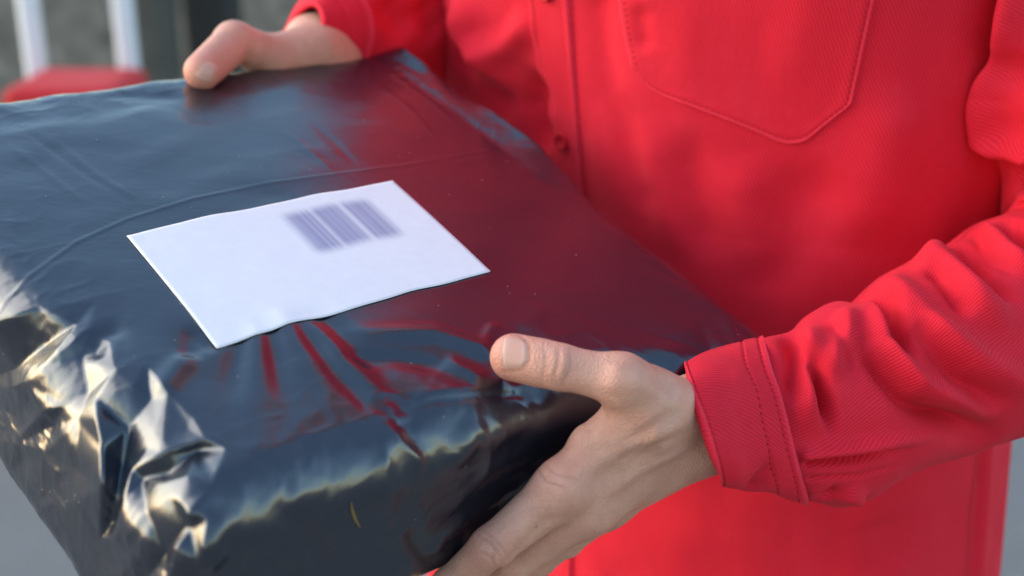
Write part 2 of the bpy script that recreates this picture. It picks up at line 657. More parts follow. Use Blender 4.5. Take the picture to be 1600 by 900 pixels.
# torso frame
TH = rad(47)
TF = np.array([-math.sin(TH), -math.cos(TH), 0.0])      # the way the person faces
TS = np.array([math.cos(TH), -math.sin(TH), 0.0])       # the person's left
TC = np.array([0.145, 0.972, 0.0])


LEAN = 0.13


def tp(s, f_, z):
    f_ = f_ + LEAN * max(z - 1.2, 0)
    return TC + TS * s + TF * f_ + np.array([0, 0, z])


L_SH = tp(0.165, -0.01, 1.49)
R_SH = tp(-0.165, -0.01, 1.49)


def body_sdf(P):
    d = rc(P, tp(-0.07, 0, 0.98), tp(-0.08, 0, 1.36), 0.105, 0.105)
    d = smin(d, rc(P, tp(0.07, 0, 0.98), tp(0.08, 0, 1.36), 0.105, 0.105), 0.06)
    d = smin(d, rc(P, R_SH, L_SH, 0.042, 0.042), 0.04)
    d = smin(d, rc(P, tp(0, -0.01, 1.50), tp(0, 0.01, 1.70), 0.056, 0.054), 0.03)
    # head
    hc = tp(0, 0.03, 1.785)
    q = P - hc
    l = np.stack([q @ TS, q @ TF, q[:, 2]], 1) / np.array([0.076, 0.096, 0.118])
    d = smin(d, (np.linalg.norm(l, axis=1) - 1) * 0.08, 0.02)
    d = smin(d, rc(P, tp(0, 0.122, 1.80), tp(0, 0.142, 1.76), 0.008, 0.013), 0.012)
    for s in (-1, 1):
        d = smin(d, rc(P, tp(0.079 * s, 0.015, 1.805), tp(0.077 * s, 0.02, 1.76), 0.014, 0.009), 0.005)
        d = smin(d, rc(P, tp(0.09 * s, 0.0, 0.93), tp(0.095 * s, 0.0, 0.50), 0.088, 0.058), 0.03)
        d = smin(d, rc(P, tp(0.095 * s, 0.0, 0.50), tp(0.10 * s, -0.03, 0.08), 0.056, 0.038), 0.02)
        d = smin(d, rc(P, tp(0.10 * s, -0.04, 0.045), tp(0.12 * s, 0.14, 0.03), 0.042, 0.030), 0.02)
    d = smin(d, chain(P, [L_SH, J(1650, -60, 0.832), L_EL, J(1300, 620, 0.69)], [0.042, 0.034, 0.027, 0.022]), 0.02)
    d = smin(d, chain(P, [R_SH, R_EL, J(600, 72, 0.98)], [0.042, 0.034, 0.024]), 0.02)
    return d


person = empty('person', tuple(tp(0, 0, 0)))
tag(person, 'person in a red twill overshirt gripping the black parcel with both hands', 'person')

lo = np.minimum.reduce(list(lh.values()) + [LW]) - 0.03
hi = np.maximum.reduce(list(lh.values()) + [J(1240, 620, 0.69)]) + 0.03
HV, HF = surface_net(hand_l, lo, hi, 0.0010)
lo = np.minimum.reduce(list(rh.values()) + [RW]) - 0.03
hi = np.maximum.reduce(list(rh.values()) + [J(610, 70, 0.99)]) + 0.035
RV, RF = surface_net(hand_r, lo, hi, 0.0015)
BV, BF = surface_net(body_sdf, tp(0, 0, 0) + [-0.55, -0.55, -0.03], tp(0, 0, 0) + [0.55, 0.45, 1.96], 0.011, 3)

HT = bvh(HV, HF)
hand_folds = [
    # knuckle creases on the thumb
    ([(848, 532), (853, 560), (846, 600)], 0.0007, -0.00035, 'k'), ([(872, 538), (872, 566), (862, 598)], 0.0009, -0.0006, 'k'),
    ([(859, 535), (862, 562), (855, 596)], 0.0006, -0.0003, 'k'), ([(888, 545), (892, 570), (878, 602)], 0.0008, -0.0004, 'k'),
    ([(880, 545), (882, 570), (870, 598)], 0.0020, 0.0007), ([(861, 540), (865, 570), (858, 595)], 0.0016, 0.0004),
    # cuticle and nail folds
    ([(786, 523), (812, 524), (826, 537), (827, 564), (813, 579), (788, 581)], 0.0008, -0.0005, 'ku'),
    # extensor tendon of the thumb, tendons and veins of the hand's back
    ([(960, 585), (1010, 605), (1070, 640)], 0.0035, 0.0012), ([(965, 562), (962, 590), (950, 618)], 0.0045, 0.0012),
    ([(885, 752), (960, 705), (1080, 660)], 0.0040, 0.0016), ([(925, 790), (1000, 735), (1095, 690)], 0.0035, 0.0013),
    ([(900, 690), (960, 690), (1010, 660), (1060, 620)], 0.0022, 0.0006), ([(960, 740), (1010, 700), (1040, 655)], 0.0020, 0.0006),
    ([(905, 730), (980, 690), (1075, 640)], 0.0050, -0.0012), ([(910, 770), (990, 715), (1090, 670)], 0.0045, -0.0014),
    ([(940, 620), (925, 650), (905, 668)], 0.0025, -0.0010), ([(905, 655), (925, 672), (935, 668)], 0.0016, -0.0010, 'k'),
    # wrist hollow
    ([(1020, 585), (1060, 610)], 0.008, -0.0016),
    # creases over the index knuckle
    ([(748, 838), (768, 850), (782, 868)], 0.0008, -0.0005, 'k'), ([(757, 830), (775, 845), (790, 862)], 0.0008, -0.0004, 'k'),
    ([(755, 862), (768, 872), (774, 884)], 0.0010, -0.0006, 'k'), ([(766, 846), (774, 862), (770, 876)], 0.0012, -0.0005, 'k'),
    ([(842, 735), (852, 752), (880, 760)], 0.0012, -0.0005, 'k'), ([(850, 725), (868, 742), (900, 748)], 0.0010, -0.0004, 'k'),
    # between index and middle finger
    ([(905, 800), (850, 815), (800, 870), (770, 900)], 0.0030, -0.0012),
]
HV0 = HV.copy()
HV = folds(HV, HF, hand_folds, HT)
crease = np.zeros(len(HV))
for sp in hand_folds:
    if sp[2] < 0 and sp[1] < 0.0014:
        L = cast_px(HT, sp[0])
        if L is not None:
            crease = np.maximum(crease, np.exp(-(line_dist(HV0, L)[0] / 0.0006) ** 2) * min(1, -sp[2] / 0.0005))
flush = np.zeros(len(HV))
for kx, r, a in (('t_tip', 0.017, 0.9), ('t_ip', 0.012, 0.6), ('i_pip', 0.013, 0.7), ('i_mcp', 0.014, 0.5), ('m_mcp', 0.014, 0.5), ('t_mcp', 0.014, 0.3)):
    flush = np.maximum(flush, a * np.exp(-(np.linalg.norm(HV0 - lh[kx], axis=1) / r) ** 2))
flushR = np.zeros(len(RV))
for kx, r, a in (('t_tip', 0.020, 1.0), ('t_ip', 0.016, 0.6)):
    flushR = np.maximum(flushR, a * np.exp(-(np.linalg.norm(RV - rh[kx], axis=1) / r) ** 2))
AV = np.concatenate([HV, RV, BV])
AF = np.concatenate([HF, RF + len(HV), BF + len(HV) + len(RV)])
bme = mesh_from('body', AV, AF)
bme.attributes.new('flush', 'FLOAT', 'POINT').data.foreach_set('value', np.concatenate([flush, flushR, np.zeros(len(BV))]))
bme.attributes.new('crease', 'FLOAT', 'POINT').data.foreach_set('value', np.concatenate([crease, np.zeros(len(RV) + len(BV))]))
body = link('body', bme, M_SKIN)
adopt(body, person)

# nails: curved plates that follow the thumb ends
m_nail, nt, p, _ = new_mat('nail')
uvn = nt.nodes.new('ShaderNodeUVMap')
sep = nt.nodes.new('ShaderNodeSeparateXYZ'); nt.links.new(uvn.outputs[0], sep.inputs[0])
c = mixc(nt, ramp(nt, sep.outputs[0], 0.70, 1.0), (0.64, 0.33, 0.245), (0.70, 0.41, 0.32))
c = mixc(nt, mth(nt, 'SUBTRACT', 1.0, ramp(nt, sep.outputs[0], 0.02, 0.10)), c, (0.68, 0.45, 0.35))
nt.links.new(c, p.inputs['Base Color'])
p.inputs['Roughness'].default_value = 0.30
p.inputs['Subsurface Weight'].default_value = 0.15
p.inputs['Subsurface Scale'].default_value = 0.003
rid = mth(nt, 'SINE', mth(nt, 'MULTIPLY', sep.outputs[1], 90.0))
nt.links.new(bump(nt, rid, 0.00003, 0.4), p.inputs['Normal'])


def nail(V, F, corners, bow, parent, nu=26, nv=22, lift=0.00035):
    """corners in pixels: tip-top, base-top, base-bottom, tip-bottom"""
    T = bvh(V, F)
    q = [np.array(c_, float) for c_ in corners]
    pts = []; uv = []
    for i in range(nu):
        for j in range(nv):
            s, t = i / (nu - 1), j / (nv - 1)
            # rounded cuticle end
            e = 2 * t - 1
            s2 = s * (1 - bow[1] * abs(e) ** 2.6) + bow[0] * (1 - s) * (abs(e) ** 2.4)
            t2 = 0.5 + (t - 0.5) * (1 - 0.10 * s ** 3)
            px = (q[0] * (1 - s2) + q[1] * s2) * (1 - t2) + (q[3] * (1 - s2) + q[2] * s2) * t2
            r = Vector(ray(*px)).normalized()
            h = T.ray_cast(Vector(CAM), r)
            if h[0] is None:
                n_ = T.find_nearest(Vector(at(px[0], px[1], 0.6)))
                co, no = n_[0], n_[1]
            else:
                co, no = h[0], h[1]
            if no.dot(r) > 0:
                no = -no
            edge = min(1, 6 * min(t, 1 - t)) * min(1, 8 * (1 - s))
            pts.append(np.array(co) + np.array(no) * (lift * edge + 0.00002 - (1 - edge) * 0.00012)); uv.append((s, t))
    me = mesh_from('nail', pts, grid_faces(nu, nv), uv)
    o = link('nail', me, m_nail)
    adopt(o, parent)
    return o


nail(HV, HF, [(786, 526), (825, 528), (823, 577), (787, 578)], (0.10, 0.22), body)
nail(RV, RF, [(303, 118), (322, 92), (345, 104), (330, 128)], (0.10, 0.22), body, 14, 12)

# ------------------------------------------------------------------ overshirt
def catmull(K, n):
    K = np.asarray(K, float)
    K = np.concatenate([2 * K[:1] - K[1:2], K, 2 * K[-1:] - K[-2:-1]])
    m = len(K) - 3
    x = np.linspace(0, m - 1e-9, n)
    i = x.astype(int); t = (x - i)[:, None]
    p0, p1, p2, p3 = K[i], K[i + 1], K[i + 2], K[i + 3]
    return 0.5 * (2 * p1 + (p2 - p0) * t + (2 * p0 - 5 * p1 + 4 * p2 - p3) * t ** 2 + (3 * p1 - p0 - 3 * p2 + p3) * t ** 3)


def tube_rows(st, n, skew=None):
    """stations (top px, bottom px, depth top, depth bottom, depth radius) -> centre, half width, half depth rows"""
    T = np.array([at(s[0][0], s[0][1], s[2]) if len(s[0]) == 2 else s[0] for s in st])
    B = np.array([at(s[1][0], s[1][1], s[3]) if len(s[1]) == 2 else s[1] for s in st])
    R = np.array([[s[4]] for s in st])
    T = catmull(T, n); B = catmull(B, n); R = catmull(R, n)
    C = (T + B) / 2
    W = (T - B) / 2
    ax = np.gradient(C, axis=0)
    D = np.cross(ax, W)
    D /= np.linalg.norm(D, axis=1, keepdims=True) + 1e-12
    s = np.sign((D * (CAM - C)).sum(1))
    D *= np.where(s == 0, 1, s)[:, None]
    if skew is not None:                     # the ring is cut obliquely, square to the line of sight
        Wn = W / np.linalg.norm(W, axis=1, keepdims=True)
        E_ = CAM - C
        E_ /= np.linalg.norm(E_, axis=1, keepdims=True)
        E_ = E_ - Wn * (E_ * Wn).sum(1, keepdims=True)
        k = np.interp(np.linspace(0, 1, n), skew[0], skew[1])[:, None]
        D = D * (1 - k) + E_ * k
        D /= np.linalg.norm(D, axis=1, keepdims=True)
    return C, W, D * R


def tube(C, W, D, nt, expo=1.0):
    th = np.linspace(0, 2 * math.pi, nt, endpoint=False)
    c, s = np.cos(th), np.sin(th)
    c = np.sign(c) * np.abs(c) ** expo; s = np.sign(s) * np.abs(s) ** expo
    V = C[:, None, :] + W[:, None, :] * c[None, :, None] + D[:, None, :] * s[None, :, None]
    n = len(C)
    u = np.concatenate([[0], np.cumsum(np.linalg.norm(np.diff(C, axis=0), axis=1))])
    r = np.linalg.norm(W, axis=1).mean()
    i, j = np.meshgrid(np.arange(n - 1), np.arange(nt), indexing='ij')
    j2 = (j + 1) % nt
    F = np.stack([i * nt + j, i * nt + j2, (i + 1) * nt + j2, (i + 1) * nt + j], -1).reshape(-1, 4)
    UV = np.stack(np.meshgrid(u, th * r, indexing='ij'), -1).reshape(-1, 2)
    V = V.reshape(-1, 3)
    # outward normals
    N = vnormals(V, F)
    cen = np.repeat(C, nt, axis=0)
    if ((V - cen) * N).sum() < 0:
        F = F[:, ::-1]
    return V, F, UV


def set_attr(me, name, val):
    me.attributes.new(name, 'FLOAT', 'POINT').data.foreach_set('value', np.asarray(val, float))


def cloth_noise(V, N, sp):
    d = 0
    for sc, am, sd_ in sp:
        d = d + vnoise(V, sc, sd_) * am
    return V + N * np.asarray(d)[:, None]


M_SLEEVE = twill('red_twill_sleeve', rad(74), 0.00165)
M_CUFF = twill('red_twill_cuff', rad(112), 0.00165)
M_TORSO = twill('red_twill_body', rad(22), 0.0021)
M_POCKET = twill('red_twill_pocket', rad(22), 0.0021)

# --- body panel of the shirt
ZK = [0.78, 1.0, 1.25, 1.46, 1.53, 1.58, 1.63]
AK = [0.254, 0.246, 0.246, 0.236, 0.205, 0.15, 0.075]
BK = [0.160, 0.150, 0.152, 0.150, 0.125, 0.095, 0.072]


def torso(phi, z):
    a = np.interp(z, ZK, AK); b = np.interp(z, ZK, BK)
    c, s = np.cos(phi), np.sin(phi)
    e = 2 / 2.35
    x = a * np.sign(c) * np.abs(c) ** e
    y = b * np.sign(s) * np.abs(s) ** e
    y = y + LEAN * np.maximum(z - 1.2, 0)
    return TC + x[..., None] * TS + y[..., None] * TF + z[..., None] * np.array([0, 0, 1.0])


nphi, nz = 520, 330
ph = np.linspace(0, 2 * math.pi, nphi, endpoint=False)
# even spacing by arc length
pp = torso(ph, np.full(nphi, 1.1))
arc = np.concatenate([[0], np.cumsum(np.linalg.norm(np.diff(np.vstack([pp, pp[:1]]), axis=0), axis=1))])
ph = np.interp(np.linspace(0, arc[-1], nphi, endpoint=False), arc, np.append(ph, 2 * math.pi))
zz = np.concatenate([np.linspace(0.78, 1.40, nz - 40), np.linspace(1.402, 1.63, 40)])
PH, ZZ = np.meshgrid(ph, zz, indexing='ij')
TV = torso(PH, ZZ).reshape(-1, 3)
TFc = grid_faces(nphi, nz, wrap_u=True)
TUV = np.stack(np.meshgrid(-np.linspace(0, arc[-1], nphi, endpoint=False), zz, indexing='ij'), -1).reshape(-1, 2)
TN = vnormals(TV, TFc)
if ((TV - (TC + np.c_[np.zeros(len(TV)), np.zeros(len(TV)), TV[:, 2]])) * TN).sum() < 0:
    TFc = TFc[:, ::-1]; TN = -TN
TV = cloth_noise(TV, TN, [(np.array([0.09, 0.09, 0.30]), 0.010, 3), (np.array([0.045, 0.045, 0.14]), 0.004, 5), (np.array([0.02, 0.02, 0.04]), 0.0008, 6)])
torso_folds = [
    ([(720, -30), (735, 60), (800, 160)], 0.016, 0.016), ([(840, 20), (800, 70), (735, 100)], 0.010, 0.010),
    ([(850, 110), (830, 170), (860, 250)], 0.013, -0.014), ([(700, 60), (760, 110), (800, 200)], 0.012, -0.010),
    ([(935, 20), (950, 150), (1010, 300)], 0.013, -0.006, 'u'), ([(1000, 170), (1020, 280), (1080, 420)], 0.014, 0.006),
    ([(1075, 190), (1085, 300), (1110, 420)], 0.012, -0.005), ([(1160, 230), (1170, 330), (1200, 450)], 0.016, 0.006),
    ([(1300, 240), (1240, 330), (1200, 480)], 0.020, -0.006), ([(1420, 120), (1380, 250), (1330, 400)], 0.020, 0.006),
    ([(1000, 0), (1010, 90)], 0.008, -0.003), ([(1535, 660), (1528, 780), (1515, 920)], 0.0018, -0.0035, 'ku'),
    ([(1545, 690), (1540, 780), (1530, 910)], 0.006, 0.003, 'u'), ([(930, 860), (1080, 830), (1250, 840)], 0.03, 0.004),
    ([(1380, 800), (1400, 900)], 0.02, -0.004),
]
TV = folds(TV, TFc, torso_folds, N=TN)
TT = bvh(TV, TFc)
tme = mesh_from('overshirt', TV, TFc, TUV)
set_attr(tme, 'wear', np.zeros(len(TV)))
shirt = link('overshirt', tme, M_TORSO)
adopt(shirt, person)


def on_mesh(tree, px, fallback=0.9):
    r = Vector(ray(*px)).normalized()
    h = tree.ray_cast(Vector(CAM), r)
    if h[0] is None:
        q = tree.find_nearest(Vector(at(px[0], px[1], fallback)))
        return np.array(q[0]), np.array(q[1])
    n = np.array(h[1])
    return np.array(h[0]), n if n @ np.array(r) < 0 else -n


# --- chest pocket
def pocket():
    nu, nv = 150, 130
    V = []; UV = []; wear = []
    for i in range(nu):
        s = i / (nu - 1)
        yb = np.interp(s, [0, 0.02, 0.06, 0.12, 0.64, 0.70, 0.76, 0.80, 0.97, 1.0], [96, 118, 140, 153, 222, 226, 224, 219, 172, 160])
        for j in range(nv):
            t = j / (nv - 1)
            y = -90 + t * (yb + 90)
            xl = 968 + 0.10 * y + 0.0009 * y * abs(y); xr = 1366 - 0.215 * y
            x = xl + (xr - xl) * s
            co, n = on_mesh(TT, (x, y))
            db = min(s * 170, (1 - s) * 165, (1 - t) * 130)      # mm from the edge
            hgt = np.interp(db, [0, 0.9, 2.0, 3.4, 4.6, 6.5, 12], [0.2, 2.1, 2.2, 1.0, 1.7, 1.75, 1.5])
            V.append(co + n * hgt * 0.001)
            UV.append((s * 0.165, -t * 0.13))
            wear.append(math.exp(-((db - 1.3) / 1.6) ** 2))
    me = mesh_from('pocket', V, grid_faces(nu, nv)[:, ::-1], UV)
    set_attr(me, 'wear', wear)
    o = link('pocket', me, M_POCKET)
    adopt(o, shirt)
    return np.array(V).reshape(nu, nv, 3)


PKT = pocket()


# --- button placket
def placket():
    za = np.linspace(1.5, 0.8, 260)
    a, _ = on_mesh(TT, (843, 100)); b, _ = on_mesh(TT, (899, 100))

    def ang(p_):
        q = p_ - TC
        return math.atan2(q @ TF, q @ TS)
    A0, A1 = ang(a), ang(b)
    ns = 26
    V = []; UV = []; wear = []
    for z in za:
        for k in range(ns):
            s = k / (ns - 1)
            ang_ = A0 + (A1 - A0) * s
            d = TS * math.cos(ang_) + TF * math.sin(ang_)
            o = TC + d * 0.5 + np.array([0, 0, z])
            h = TT.ray_cast(Vector(o), Vector(-d))
            db = min(s, 1 - s) * 36
            hgt = np.interp(db, [0, 0.6, 1.6, 5.0, 6.0, 7.0, 12], [0.1, 2.8, 3.0, 2.8, 2.0, 2.6, 2.8])
            V.append(np.array(h[0]) + d * hgt * 0.001); UV.append((s * 0.036, z))
            wear.append(math.exp(-((db - 1.0) / 1.4) ** 2) * 0.8)
    me = mesh_from('placket', V, grid_faces(len(za), ns), UV)
    set_attr(me, 'wear', wear)
    o = link('placket', me, M_TORSO)
    adopt(o, shirt)
    G = np.array(V).reshape(len(za), ns, 3)
    return G, (A0 + A1) / 2


PLK, PLA = placket()


def button(c, n, r=0.0075, parent=None):
    bm = bmesh.new()
    prof = [(0.0, 0.0008), (0.55, 0.0008), (0.72, 0.0020), (0.9, 0.0022), (1.0, 0.0012), (0.98, -0.0005)]
    m = Vector(n).to_track_quat('Z', 'Y').to_matrix()
    rows = []
    for q, h in prof:
        row = []
        for k in range(28):
            a = 2 * math.pi * k / 28
            row.append(bm.verts.new(Vector(c) + m @ Vector((q * r * math.cos(a), q * r * math.sin(a), h + 0.0006))))
        rows.append(row)
    for a, b in zip(rows[1:-1], rows[2:]):
        for k in range(28):
            bm.faces.new((a[k], b[k], b[(k + 1) % 28], a[(k + 1) % 28]))
    bm.faces.new(rows[1])
    for k in range(28):
        pass
    for v in rows[0]:
        bm.verts.remove(v)
    bmesh.ops.recalc_face_normals(bm, faces=bm.faces)
    me = bpy.data.meshes.new('button'); bm.to_mesh(me); bm.free()
    o = link('button', me, M_BUTTON)
    adopt(o, parent)
    return o


bdir = TS * math.cos(PLA) + TF * math.sin(PLA)
bz = on_mesh(TT, (868, 203))[0][2]
for k in range(-3, 3):
    z = bz + k * 0.098
    i = int(np.argmin(np.abs(np.linspace(1.5, 0.8, 260) - z)))
    if 3 < i < 257:
        button(PLK[i, 13] + bdir * 0.0002, bdir, r=0.006, parent=shirt)

# --- near sleeve (wearer's left arm)
ST_L = [
    ((1192, 531), (1262, 778), 0.676, 0.676, 0.040),
    ((1232, 518), (1290, 786), 0.682, 0.680, 0.043),
    ((1262, 492), (1320, 788), 0.690, 0.686, 0.046),
    ((1300, 474), (1356, 776), 0.700, 0.692, 0.049),
    ((1330, 478), (1390, 752), 0.706, 0.698, 0.050),
    ((1368, 440), (1426, 735), 0.716, 0.704, 0.052),
    ((1412, 408), (1468, 722), 0.726, 0.712, 0.054),
    ((1450, 400), (1512, 708), 0.736, 0.720, 0.056),
    ((1496, 376), (1556, 692), 0.748, 0.728, 0.058),
    ((1530, 346), (1610, 672), 0.760, 0.738, 0.060),
    ((1566, 330), (1680, 640), 0.775, 0.748, 0.062),
    ((1592, 296), (1760, 585), 0.775, 0.750, 0.064),
    ((1590, 262), (1830, 490), 0.778, 0.760, 0.066),
    ((1564, 225), (1860, 370), 0.780, 0.768, 0.066),
    ((1543, 172), (1862, 240), 0.782, 0.775, 0.066),
    ((1534, 118), (1850, 120), 0.786, 0.782, 0.068),
    ((1508, 62), (1835, 0), 0.792, 0.790, 0.070),
    ((1476, 0), (1815, -120), 0.800, 0.800, 0.072),
    ((1440, -90), (1780, -260), 0.818, 0.815, 0.074),
    (tp(0.165, 0.0, 1.39), tp(0.215, -0.02, 1.57), 0, 0, 0.085),
    (tp(0.12, 0.0, 1.41), tp(0.13, -0.01, 1.56), 0, 0, 0.06),
]
C_, W_, D_ = tube_rows(ST_L, 430, ([0, 0.12, 0.3], [1, 0.7, 0]))
SV, SF, SUV = tube(C_, W_, D_, 250, 0.9)
SN = vnormals(SV, SF)
SV = cloth_noise(SV, SN, [(0.05, 0.0025, 11), (0.022, 0.0010, 12), (0.010, 0.0003, 13)])
sleeve_folds = [
    # furrows (-) and ridges (+) running from the bumps of the upper outline down the arm
    ([(1232, 505), (1245, 560), (1240, 640)], 0.006, -0.0055), ([(1272, 505), (1262, 590), (1262, 690)], 0.007, 0.0045),
    ([(1262, 540), (1280, 600), (1300, 660)], 0.005, -0.0055), ([(1270, 555), (1292, 625), (1302, 690)], 0.004, -0.0035),
    ([(1305, 500), (1318, 545), (1330, 590)], 0.005, -0.0025), ([(1330, 478), (1320, 520), (1290, 600)], 0.007, 0.004),
    ([(1352, 468), (1372, 540), (1440, 610), (1560, 662)], 0.008, 0.0062), ([(1345, 492), (1368, 560), (1418, 622), (1540, 680)], 0.007, -0.0072),
    ([(1372, 462), (1402, 520), (1440, 560)], 0.006, -0.0060), ([(1385, 430), (1440, 500), (1530, 570), (1640, 620)], 0.010, 0.0060),
    ([(1412, 460), (1450, 530), (1500, 590), (1580, 640)], 0.007, -0.0045), ([(1440, 404), (1478, 440), (1520, 500)], 0.006, -0.0055),
    ([(1455, 400), (1520, 460), (1600, 520)], 0.010, 0.0055), ([(1505, 385), (1540, 430), (1600, 480)], 0.006, -0.0060),
    ([(1530, 356), (1570, 400), (1640, 450)], 0.009, 0.0055), ([(1520, 360), (1548, 402), (1600, 440)], 0.005, -0.0040),
    ([(1560, 330), (1580, 360), (1630, 400)], 0.006, -0.0055), ([(1400, 640), (1480, 660), (1560, 690)], 0.010, -0.004),
    # folded hem of the sleeve vent
    ([(1262, 712), (1330, 702), (1420, 686), (1500, 678)], 0.0042, 0.0040, 'b'), ([(1265, 722), (1340, 716), (1430, 696)], 0.0030, -0.0050, 'b'),
    ([(1266, 748), (1340, 744), (1425, 722)], 0.0014, -0.0016, 'b'), ([(1290, 765), (1300, 780)], 0.006, -0.003),
    ([(1320, 765), (1345, 780)], 0.006, 0.003),
    # upper arm
    ([(1592, -20), (1576, 70), (1552, 150), (1560, 210)], 0.012, 0.010, 'u'), ([(1545, 0), (1548, 70), (1538, 125)], 0.012, -0.014, 'u'),
    ([(1560, 100), (1640, 120)], 0.010, -0.004), ([(1560, 215), (1640, 250)], 0.008, 0.006), ([(1575, 260), (1640, 290)], 0.007, -0.008),
]
SV = folds(SV, SF, [(q[0], q[1] * 0.82, q[2] * 1.85, *q[3:]) for q in sleeve_folds], N=SN)
ST_ = bvh(SV, SF)
sme = mesh_from('sleeve', SV, SF, SUV)
sN2 = vnormals(SV, SF)
set_attr(sme, 'wear', np.zeros(len(SV)))
sl = link('sleeve', sme, M_SLEEVE)
adopt(sl, shirt)


def cuff_mesh(stn, n, nt, nf, matname, extra=(), thick=0.0022, sk=1.0):
    C, W, D = tube_rows(stn, n, ([0, 1], [sk, sk]))
    V, F, UV = tube(C, W, D, nt, 0.84)
    N = vnormals(V, F)
    V = cloth_noise(V, N, [(0.035, 0.0018, 21 + nf), (0.014, 0.0006, 23 + nf)])
    row = np.arange(len(V)) // nt
    L = np.linalg.norm(C[-1] - C[0])
    mm = row / (n - 1) * L * 1000
    if extra:
        V = folds(V, F, extra, N=N)
    # rolled edge, stitch furrow, raised seam towards the sleeve
    prof = np.interp(mm, [0, 1.0, 2.2, 3.2, 4.5, L * 1000 - 17, L * 1000 - 15.5, L * 1000 - 14, L * 1000 - 6.5, L * 1000 - 5, L * 1000 - 3.5, L * 1000 - 1.2, L * 1000],
                     [-0.4, 0.9, 0.9, 0.0, 0.5, 0.5, -0.1, 0.7, 0.8, 0.1, 1.3, 1.6, -1.0]) * 0.001
    V = V + N * prof[:, None]
    wear = np.exp(-((mm - 1.0) / 1.0) ** 2) + 0.9 * np.exp(-((mm - (L * 1000 - 2)) / 1.2) ** 2)
    # inner side of the cuff
    inn = []
    m = 14
    for k in range(m):
        f_ = k / (m - 1)
        i = int(f_ * (n - 1) * 0.7)
        base = V[i * nt:(i + 1) * nt]
        inn.append(base - N[i * nt:(i + 1) * nt] * thick + (C[0] - C[-1]) / L * (0.0006 if k == 0 else 0))
    VI = np.concatenate(inn)
    off = len(V)
    fi, fj = np.meshgrid(np.arange(m - 1), np.arange(nt), indexing='ij')
    fj2 = (fj + 1) % nt
    FI = np.stack([fi * nt + fj, (fi + 1) * nt + fj, (fi + 1) * nt + fj2, fi * nt + fj2], -1).reshape(-1, 4) + off
    j = np.arange(nt); j2 = (j + 1) % nt
    FR = np.stack([j, off + j, off + j2, j2], -1)
    uvi = np.tile(UV[:nt], (m, 1))
    allV = np.concatenate([V, VI]); allF = np.concatenate([F, FI, FR])
    me = mesh_from('cuff', allV, allF, np.concatenate([UV, uvi]))
    set_attr(me, 'wear', np.concatenate([np.clip(wear, 0, 1), np.zeros(len(VI))]))
    o = link('cuff', me, matname)
    adopt(o, shirt)
    return V.reshape(n, nt, 3), N.reshape(n, nt, 3), L


ST_CL = [((1068, 568), (1126, 748), 0.645, 0.645, 0.047), ((1100, 550), (1160, 762), 0.654, 0.653, 0.046),
         ((1150, 537), (1205, 764), 0.665, 0.664, 0.044), ((1196, 529), (1264, 781), 0.676, 0.676, 0.0445)]
cuff_folds = [([(1110, 600), (1150, 640), (1170, 690)], 0.006, -0.0012), ([(1130, 580), (1175, 610), (1200, 650)], 0.006, 0.0012),
              ([(1175, 765), (1195, 740), (1200, 700)], 0.006, -0.0050, 'b'), ([(1150, 755), (1150, 700)], 0.006, 0.002),
              ([(1100, 610), (1120, 680), (1145, 740)], 0.007, 0.0010)]
CG, CN, CL = cuff_mesh(ST_CL, 150, 230, 0, M_CUFF, cuff_folds)


def stitches(G, N, row, parent, length=0.0024, gap=0.0013, r=0.00034, lift=0.0003, name='stitching'):
    """one seam: short thread capsules along a closed or open row of surface points"""
    P = G[row] if isinstance(row, int) else row[0]
    Q = N[row] if isinstance(row, int) else row[1]
    seg = np.linalg.norm(np.diff(P, axis=0), axis=1)
    cum = np.concatenate([[0], np.cumsum(seg)])
    V = []; F = []
    s = 0.0
    while s + length < cum[-1]:
        ks = np.linspace(s, s + length, 5)
        c = np.stack([np.interp(ks, cum, P[:, k]) for k in range(3)], 1)
        n = np.stack([np.interp(ks, cum, Q[:, k]) for k in range(3)], 1)
        t = c[-1] - c[0]; t /= np.linalg.norm(t) + 1e-12
        b = np.cross(n, t)
        o = len(V)
        for k in range(5):
            f_ = [0.35, 0.95, 1.0, 0.95, 0.35][k]
            dip = [-0.0003, 0.0001, lift, 0.0001, -0.0003][k]
            for a in range(5):
                an = 2 * math.pi * a / 5
                V.append(c[k] + n[k] * (dip + math.cos(an) * r * f_) + b[k] * math.sin(an) * r * f_ * 1.2)
        for k in range(4):
            for a in range(5):
                F.append((o + k * 5 + a, o + k * 5 + (a + 1) % 5, o + (k + 1) * 5 + (a + 1) % 5, o + (k + 1) * 5 + a))
        s += length + gap
    me = mesh_from(name, V, F)
    o = link(name, me, M_SEAM)
    adopt(o, parent)
    tag(o, kind='stuff')
    return o


def row_at(mm, L, n):
    return int(round(mm / (L * 1000) * (n - 1)))


for mm_ in (2.8, CL * 1000 - 15.5, CL * 1000 - 5.0):
    stitches(CG, CN, row_at(mm_, CL, 150), shirt)
# pocket stitching follows its outline
pk = np.concatenate([PKT[145, 20:118], PKT[145:4:-1, 125], PKT[4, 118:20:-1]])
pn = np.array([on_mesh(TT, (800 + FPX * ((q - CAM) @ RIGHT) / ((q - CAM) @ FWD), 450 - FPX * ((q - CAM) @ UPV) / ((q - CAM) @ FWD)))[1] for q in pk])
stitches(None, None, (pk, pn), shirt)

